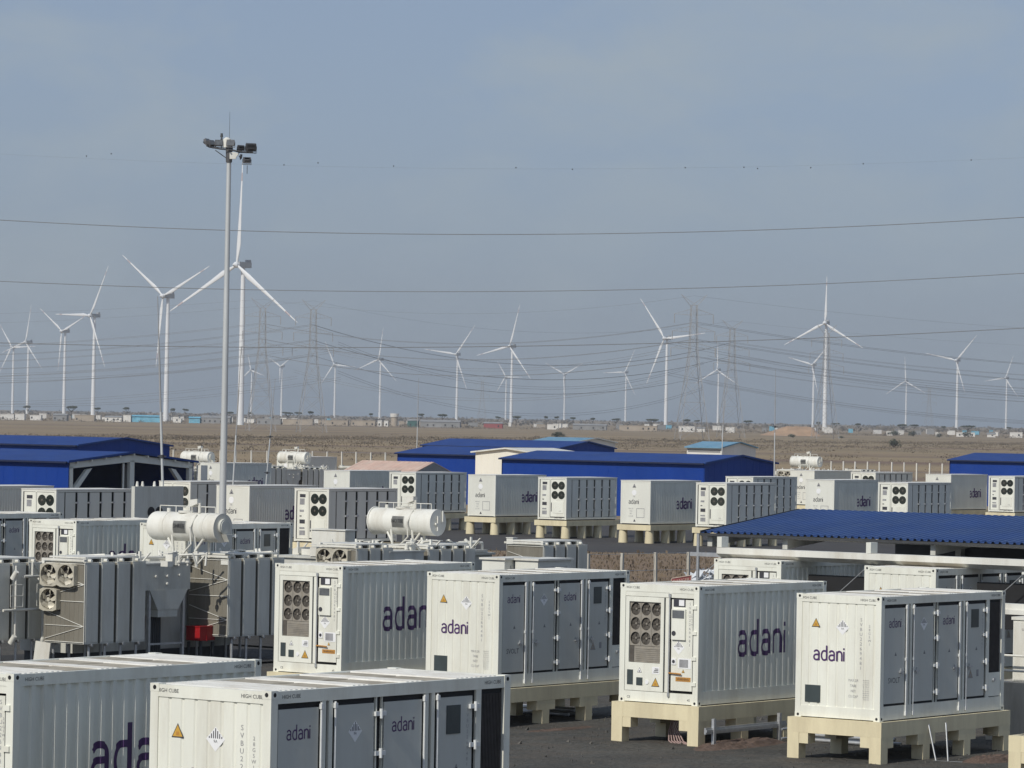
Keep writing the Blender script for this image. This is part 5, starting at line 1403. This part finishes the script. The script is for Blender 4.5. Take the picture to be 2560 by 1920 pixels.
TREES = [((-401.70, 3300.00, 10.57), 20, 'small flat tree by the second turbine on the left'), ((-365.14, 3300.00, 10.55), 34, 'dark flat-crowned tree left of the third turbine'), ((-344.19, 3300.00, 9.93), 18, 'small flat tree just right of the third large turbine'), ((-319.28, 3300.00, 10.70), 17, 'flat tree above the bright white hut'), ((-281.38, 3300.00, 10.05), 16, 'small tree right of the leaning pole'), ((-270.41, 3300.00, 10.24), 15, 'small tree above the pale blue shelter'), ((-234.82, 3300.00, 8.55), 22, 'tree between the mast and the largest turbine'), ((-217.20, 3300.00, 8.20), 14, 'small tree right of the largest turbine'), ((-185.64, 3300.00, 9.09), 26, 'dark flat tree between the left pylons'), ((-177.33, 3300.00, 9.24), 18, 'dark tree touching the flat one between the left pylons'), ((-166.71, 3300.00, 9.76), 18, 'pale tree at the foot of the second pylon'), ((-116.51, 3300.00, 9.32), 13, 'tiny tree left of the two white cabins'), ((-75.31, 3300.00, 9.72), 16, 'small tree above the long grey-green hall'), ((-57.02, 3300.00, 9.38), 30, 'dark spreading tree above the long grey-green hall'), ((-11.14, 3300.00, 8.53), 14, 'small tree left of the central turbine'), ((3.81, 3300.00, 9.13), 24, 'flat tree right of the central turbine'), ((28.73, 3300.00, 9.24), 12, 'first of four small trees right of the central turbine'), ((37.37, 3300.00, 9.40), 13, 'second of four small trees right of the central turbine'), ((51.34, 3300.00, 8.98), 14, 'third of four small trees right of the central turbine'), ((67.63, 3300.00, 8.60), 14, 'fourth of four small trees right of the central turbine'), ((86.91, 3300.00, 8.61), 22, 'flat tree left of the small level-bladed turbine'), ((116.15, 3300.00, 8.80), 36, 'dark flat tree left of the large turbine on the right'), ((145.40, 3300.00, 8.66), 26, 'dark tree over the white house at the tallest pylon'), ((154.04, 3300.00, 8.48), 14, 'small tree right of the tallest pylon'), ((196.58, 3300.00, 8.90), 22, 'flat tree left of the sand heap'), ((255.08, 3300.00, 8.61), 14, 'small tree at the foot of the big right turbine'), ((268.71, 3300.00, 8.19), 22, 'flat tree right of the big right turbine'), ((288.66, 3300.00, 8.21), 16, 'lone small flat tree right of the sand heap'), ((324.89, 3300.00, 7.86), 32, 'wide dark flat tree under the small right turbine'), ((334.52, 3300.00, 8.03), 26, 'dark flat tree touching the wide one on the right'), ((359.47, 3300.00, 7.14), 13, 'small tree left of the second turbine from the right edge'), ((379.73, 3300.00, 7.83), 44, 'widest flat tree, above the long white row'), ((413.64, 3300.00, 7.44), 12, 'small tree at the foot of the rightmost turbine')]
for i, (p, w, lab) in enumerate(TREES):
    tm, cm = AC[i % 3]; s = w/9930*3300/(11, 9, 13)[i % 3]
    r = thing('acacia_tree', lab, 'tree', (p[0], p[1], 0), random.uniform(0, 6), 'flat-topped trees on the far plain')
    sz = p[2]/8.2
    for nm, me in (('trunk', tm), ('crown', cm)):
        o = link(nm, me, r); o.scale = (s, s, sz)

def shrub_mesh(seed):
    random.seed(seed); c = MB(); t = MB()
    for k in range(6):
        a = random.uniform(0, 6.28); rr = random.uniform(0, .8)
        l = leaf_cloud((rr*math.cos(a), rr*math.sin(a), .65+random.uniform(-.15, .3)), .55, .55, .5, 60, .13); c.add(l.v, l.f)
    for k in range(6):
        a = 2*math.pi*k/6; t.cyl((0, 0, 0), (.6*math.cos(a), .6*math.sin(a), .9), .06, .02, 5)
    return t.mesh('stem', M_BARK), c.mesh('foliage', M_LEAF)
SH = [shrub_mesh(1), shrub_mesh(2)]
for i, (p, w, h, lab) in enumerate((((137.76, 1428.53), 6.8, 3.6, 'large rounded shrub alone on the brown plain at right'), ((287.21, 2976.83), 11, 4.6, 'left one of two hazy shrubs before the far trees on the right'), ((289.14, 2856.65), 9, 4.6, 'right one of two hazy shrubs before the far trees on the right'), ((289.35, 2684.96), 6, 4.4, 'narrow shrub below the small white cabin'), ((341.53, 2990.46), 11, 4.4, 'wide shrub before the long white row'), ((204.27, 2909.99), 13, 5, 'broad scrubby bush at the foot of the sand heap'), ((157.44, 2216.88), 7, 2.4, 'low bush below the sand heap'), ((135.03, 3061.20), 5, 4, 'dark bush below the white house with the awning'), ((164.49, 3035.98), 5, 4.4, 'dark bush below the white hut left of the sand heap'), ((20.33, 1765.89), 10, 3, 'low bush on the pale field above the light blue roof'), ((185.20, 2225.81), 5, 1.6, 'tiny low bush on the plain right of the sand heap'))):
    r = thing('shrub', lab, 'shrub', (p[0], p[1], 0), i*1.3, 'shrubs on the brown plain')
    for nm, me in zip(('stem', 'foliage'), SH[i % 2]):
        o = link(nm, me, r); o.scale = (w/2.6, w/2.6, h/1.6)
# scrub that nobody could count
random.seed(21)
sb = MB()
def clump(x, y, w, h, n):
    for _ in range(n):
        a = random.uniform(0, 6.28); rr = random.random()**.5*w
        q = Vector((x+rr*math.cos(a), y+rr*math.sin(a)*1.5, h*random.random()*(1-.5*rr/w)))
        d = Vector((random.uniform(-1, 1), random.uniform(-1, 1), random.uniform(-.2, .9))).normalized(); e = d.orthogonal().normalized(); k = h*random.uniform(.18, .4)
        sb.add([q-d*k, q+e*k*.5, q+d*k, q-e*k*.5], [(0, 1, 2, 3)])
for _ in range(2600):
    x_ = random.uniform(-.145, .145)
    y = random.choice((random.gauss(1,.055), random.gauss(1,.04), random.gauss(1.03,.07), random.gauss(.82,.05), random.uniform(.5, 1.1))) * (1475 + 2900*x_)
    clump(x_*y, y, random.uniform(1.2, 6.5), random.uniform(.3, 1.0), 26)
for _ in range(420):
    y = random.uniform(2780, 3400); x = random.uniform(-.145, .145)*y
    clump(x, y, random.uniform(2, 7), random.uniform(.8, 2.6), 18)
for _ in range(420):
    y = random.uniform(450, 900); x = random.uniform(-.145, .145)*y
    clump(x, y, random.uniform(.5, 1.8), random.uniform(.2, .55), 10)
sb.build('dry_scrub', M_SCRUB, kind='stuff')
fb = MB()
for _ in range(900):
    y = random.uniform(4200, 8600); x = random.uniform(-.16, .16)*y; g = far_rise(x, y)
    w = random.uniform(6, 26); h = random.uniform(1.5, 4.0)
    for k in range(6):
        q = Vector((x+random.uniform(-w, w), y+random.uniform(-w, w), g+h*random.uniform(.1, .8))); s = h*random.uniform(.4, .7)
        d = Vector((random.uniform(-1, 1), random.uniform(-1, 1), random.uniform(-.3, .3))).normalized()*s*1.8; e = Vector((0, 0, 1))*s*.8
        fb.add([q-d, q-e, q+d, q+e], [(0, 1, 2, 3)])
fb.build('far_woodland', M_SCRUB, kind='stuff')
gb = MB(); rg = random.Random(31)
for _ in range(11000):
    y = rg.uniform(204.5, 246) if rg.random() < .8 else rg.uniform(183, 205); x = rg.uniform(-.03, .135)*y; h = rg.uniform(.04, .13) * (2 if rg.random() < .04 else 1)
    q = Vector((x, y, .03)); d = Vector((rg.uniform(-1, 1), rg.uniform(-1, 1), 0)).normalized()*h*rg.uniform(.15, .5)
    gb.add([q-d, q+d, q+d*1.5+Vector((0, 0, h)), q-d*.6+Vector((0, 0, h*1.2))], [(0, 1, 2, 3)])
gb.build('dry_grass', mat('dry_grass', (0.185, 0.142, 0.10), 0.9, 0, 0.4, .12, (0.12, 0.09, 0.06), 0.6), kind='stuff')
# sand heap
hp = MB(); a = (158.62, 2500.00, 1.37); b_ = (196.88, 2500.00, 2.05); N = 40; M_ = 10
for j in range(M_+1):
    for i in range(N+1):
        u = i/N; v = j/M_
        e = min(1, u/.42, (1-u)/.16) * min(1, v/.3, (1-v)/.3)
        hp.v.append((a[0]+(b_[0]-a[0])*u, 2500+60*v, -.2 + 6.0*e*(.94+.12*random.random())))
for j in range(M_):
    for i in range(N): q = j*(N+1)+i; hp.f.append((q, q+1, q+N+2, q+N+1)); hp.m.append(0); hp.s.append(True)
tag(hp.build('sand_heap', M_SAND), 'long heap of orange sand on the plain left of the big right turbine', 'heap')

# ================================================================== fences
def fence(name, label, pts, ph, pw, wires, mp_):
    root = thing(name, label, 'fence', (pts[0][0], pts[0][1], 0))
    o = Vector((pts[0][0], pts[0][1], 0))
    me = MB().box(-pw/2, pw/2, -pw/2, pw/2, -.1, ph).mesh('post', mp_)
    loc = [Vector((p[0], p[1], 0))-o for p in pts]
    for q in loc: link('post', me, root, tuple(q)).rotation_euler = (0, R(random.uniform(-1, 1)), YAW)
    for z in wires:
        b = MB()
        for p, q in zip(loc[:-1], loc[1:]): b.cyl(p+Vector((0, 0, z)), q+Vector((0, 0, z)), .012 if pw < .16 else .02, None, 4, 0, False)
        b.build('wire', M_STEEL, root)
    return root
fence('post_fence', 'far fence of thin white posts on the left, behind the distant tanks', [(-50.75, 597.87), (-46.24, 600.31), (-44.21, 604.75), (-41.69, 602.77), (-39.62, 607.25), (-37.11, 605.26), (-35.05, 609.65), (-32.60, 607.53), (-30.55, 611.84), (-28.17, 609.59), (-26.08, 613.93), (-23.76, 611.54), (-21.46, 609.17), (-19.33, 613.50)], 2.6, .17, (2.5,), M_TXWHITE)
fr_ = fence('post_fence', 'far fence of thin white posts on the right, left of the blue shed', [(48.34, 599.14), (50.51, 602.66), (52.00, 599.56), (54.18, 603.08), (55.73, 600.09), (57.94, 603.61), (59.54, 600.74), (60.49, 591.64), (62.77, 595.17), (64.39, 592.49)], 2.6, .17, (1.2,), M_TXWHITE)
fence('wire_fence', 'near wire fence with concrete posts on the brown strip beside the canopy', [(3.52, 177.26), (5.08, 178.59), (6.68, 180.49), (8.23, 181.84), (9.72, 183.17)], 2.3, .125, (2.26, 1.5, .8), M_POST)

# ================================================================== things between the rows
# white cabinet left of the right-hand tank
x, y = (-6.27, 151.74)
r = thing('white_cabinet', 'white cabinet with small panels standing left of the right round tank', 'cabinet', (x, y, 0), YAW)
MB().box(-1.65, 0, 0, .6, 1.9, 3.86).build('body', M_TXWHITE, r); MB().box(-1.7, .05, -.05, .65, 3.86, 3.9).build('cover', M_TXWHITE, r)
for xx in (-1.35, -1.0, -.62, -.28): MB().box(xx-.1, xx+.1, -.02, .0, 2.7, 3.1).build('panel', M_GREYPRINT if xx == -.62 else M_GREYWHITE, r)
MB().box(-1.6, -1.5, .05, .15, 0, 1.9).box(-.15, -.05, .05, .15, 0, 1.9).box(-1.6, -1.5, .45, .55, 0, 1.9).box(-.15, -.05, .45, .55, 0, 1.9).build('leg', M_TXGREY, r)
# thin panel added in place of a container's shaded fan end
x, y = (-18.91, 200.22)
r = thing('fan_end_stand_in', 'grey stand-in panel for a shaded two-fan container end below the open shed', 'cabinet', (x, y, 0), YAW)
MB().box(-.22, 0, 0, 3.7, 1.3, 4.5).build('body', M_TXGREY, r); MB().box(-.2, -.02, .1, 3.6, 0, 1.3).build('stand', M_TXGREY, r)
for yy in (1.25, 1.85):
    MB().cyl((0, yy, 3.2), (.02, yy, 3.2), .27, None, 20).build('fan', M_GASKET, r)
for yy in (.3, .7, 1.6, 2.2): MB().cyl((-.11, yy, 4.5), (-.11, yy, 4.75), .09, .05, 8).build('pale_stub', M_TXWHITE, r)
# grey kiosks behind the central container
for px_, lab in (((-0.15, 140.73), 'left one of two grey louvred kiosks behind the central container'), ((1.03, 140.52), 'right one of two grey louvred kiosks behind the central container')):
    r = thing('kiosk', lab, 'kiosk', (px_[0], px_[1], 0), YAW, 'louvred kiosks behind the central container')
    MB().box(-1.0, 0, 0, 2.0, .3, 3.25).build('body', M_GREYWHITE, r); MB().box(-1.08, .08, -.08, 2.08, 3.25, 3.32).build('roof', M_TXWHITE, r)
    MB().box(-.9, -.1, .1, 1.9, 0, .3).build('plinth', M_POST, r)
    for yy in (.35, 1.15):
        b = MB(); b.box(-.01, .02, yy, yy+.6, 2.1, 3.05)
        for k in range(6): b.box(.02, .035, yy+.04, yy+.56, 2.15+.15*k, 2.2+.15*k)
        b.build('louvre', M_TXGREY, r)
# right edge: white cabinet on a concrete block, with handrails
x, y, z = (13.36, 105.00, 1.54)
r = thing('white_cabinet', 'tall white cabinet on a concrete block at the right edge of the photo', 'cabinet', (x, y, 0), YAW)
MB().box(0, 1.6, 0, .9, 1.58, 3.2).build('body', M_TXWHITE, r); MB().box(-.04, 1.64, -.04, .94, 3.2, 3.28).build('cover', M_TXWHITE, r)
for a in (.03, .55, 1.07): MB().box(a, a+.48, -.02, .0, 1.62, 3.15).build('door', M_TXWHITE, r)
b = MB(); put_text(b, 'UPPL', .10, (.38, -.022, 2.92), EX, EZ); b.build('lettering', M_PRINT, r)
b = tag(MB().box(-.5, 2.6, -.5, 1.5, 0, 1.575).build('concrete_block', M_POST), 'grey concrete block under the white cabinet at the right edge', 'block', (x, y, 0), YAW)
r = thing('handrail', 'pale handrail in front of the white cabinet at the right edge', 'handrail', (x, y, 0), YAW)
for z in (2.28, 1.88): MB().cyl((-.6, -.45, z), (2.4, -.45, z), .03, None, 8).build('rail', M_TXWHITE, r)
for a in (-.5, 1.0, 2.3): MB().cyl((a, -.45, 1.5), (a, -.45, 2.3), .03, None, 8).build('post', M_TXWHITE, r)
tag(MB().box(-.9, 3, .1, .35, 3.42, 3.58).box(-1.1, 3, .0, .1, 3.3, 3.42).box(-.8, -.65, .1, .3, 0, 3.42).box(2.7, 2.85, .1, .3, 0, 3.42).build('cable_bridge', M_TXWHITE), 'white cable bridge above the cabinet at the right edge', 'cable bridge', (x, y+.8, 0), YAW)
# barrier rail, cables, rods and soil under the raised containers
x, y = (5.09, 100.36)
r = thing('barrier_rail', 'grey metal barrier rail beside the fan end container right of centre', 'barrier', (x, y, 0), YAW)
MB().box(0, .05, -.15, 3.6, .40, .56).box(.05, .08, -.15, 3.6, .45, .51).build('rail', M_STEEL, r)
for a in (.15, 3.2): MB().box(.02, .10, a, a+.10, -.05, .78).build('post', M_STEEL, r)
MB().cyl((0.1, 3.3, .36), (.1, 4.6, .36), .035, None, 8).cyl((.1, 3.3, .12), (.1, 4.4, .12), .03, None, 8).build('pipe', M_STEEL, r)
def mound(name, lab, c, w, d, h, m, seed):
    random.seed(seed); b = MB(); n = 26
    for j in range(n+1):
        for i in range(n+1):
            u = i/n*2-1; v = j/n*2-1; q = max(0, 1-(u*u+v*v)**.5)
            b.v.append((u*w, v*d, -.03+h*min(1, q*2.2)*(.75+.5*random.random()) if q > .01 else -.03))
    for j in range(n):
        for i in range(n): q = j*(n+1)+i; b.f.append((q, q+1, q+n+2, q+n+1)); b.m.append(0); b.s.append(False)
    return tag(b.build(name, m), lab, 'soil heap', (c[0], c[1], 0), YAW)
mound('soil_heap', 'low heap of brown soil under the fan end container right of centre', (5.98, 101.40), .7, 2.4, .18, M_SOIL, 4)
mound('soil_heap', 'strip of brown soil along the foot of the central trestle', (1.44, 105.55), .35, 2.4, .09, M_SOIL, 5)
mound('soil_heap', 'small soil heap at the right foot of the rightmost container', (12.03, 98.29), .6, 1.4, .16, M_SOIL, 6)
x, y = (4.26, 101.78)
r = thing('cable_bundle', 'bundle of pale hoses hanging inside the sunlit trestle', 'hoses', (x, y, 0), YAW)
for k in range(6):
    h = MB(); o = .07*k
    h.tube([(-.2+o, .6, 1.0), (-.15+o, .3, .75), (-.2+o*.8, .15, .35), (-.1+o*1.3, .0, .1), (.1+o*1.6, -.1, .03), (.5+o*1.5, .1+.05*k, .03)], .02, 6)
    h.build('hose', M_HOSE, r)
x, y = (10.62, 98.00)
r = thing('leaning_rods', 'two thin pale rods leaning under the rightmost container', 'rods', (x, y, 0), YAW)
MB().cyl((0, 0, 0), (-.35, .15, 1.0), .02, None, 6).build('rod', M_STEEL, r); MB().cyl((.25, .15, 0), (.05, .35, .95), .02, None, 6).build('rod', M_STEEL, r); MB().cyl((-.1, -.05, .02), (.75, .2, .02), .02, None, 6).build('rod', M_STEEL, r)
# junk under the plinths
for k, (p, lab) in enumerate((((0.94, 110.81), 'pale cable drum end under the central trestle'), ((8.71, 102.36), 'grey pipe stack under the rightmost container'))):
    r = thing('pipe_stack', lab, 'pipes', (p[0], p[1], 0), YAW)
    for j in range(5): MB().cyl((-1.0, .13*j, .1+.12*(j % 2)), (1.0+.1*j, .13*j, .1+.12*(j % 2)), .05, None, 8).build('pipe', M_STEEL, r)
# sign board by the fence
x, y = (7.71, 177.53)
r = thing('sign_board', 'small faded red sign board leaning behind the fan end container', 'sign', (x, y, 0), R(2))
s = MB().poly([(-.46, 0, .95), (.44, .02, 1.1), (.46, .02, 1.40), (-.42, 0, 1.25)], (0, .03, 0)).build('board', M_MAROON, r)
b = MB()
for a, c in (((-.46,.95),(.44,1.1)), ((.44,1.1),(.46,1.40)), ((.46,1.40),(-.42,1.25)), ((-.42,1.25),(-.46,.95))): b.cyl((a[0], 0, a[1]), (c[0], 0, c[1]), .018, None, 6)
b.build('rim', M_PINK, s)
b = MB(); put_text(b, 'DANGER', .2, (0, -.006, 1.10), Vector((.985, 0, .165)), EZ, 0, .95); b.build('lettering', M_PINK, s)
MB().box(-.3, -.25, .03, .08, 0, 1.2).box(.25, .3, .03, .08, 0, 1.25).build('stake', M_DARKSTEEL, r)
p = (9.88, 197.68)
random.seed(9)
tag(leaf_cloud((0, 0, .45), 1.0, .6, .5, 70, .32).build('tarpaulin_bundle', M_TARP), 'crumpled white tarpaulin by the canopy corner post', 'tarpaulin', (p[0], p[1], 0))

# ================================================================== the air
hz = bpy.data.materials.new('haze'); hz.use_nodes = True
hz.node_tree.nodes.clear()
ho = hz.node_tree.nodes.new('ShaderNodeOutputMaterial'); hv = hz.node_tree.nodes.new('ShaderNodeVolumePrincipled')
hv.inputs['Color'].default_value = (0.90, 0.95, 1.0, 1); hv.inputs['Density'].default_value = 8.8e-5; hv.inputs['Anisotropy'].default_value = 0.2
hz.node_tree.links.new(hv.outputs['Volume'], ho.inputs['Volume'])
MB().box(-9450, 9450, -9450, 9450, -1.6, 230).build('haze', hz, kind='stuff')
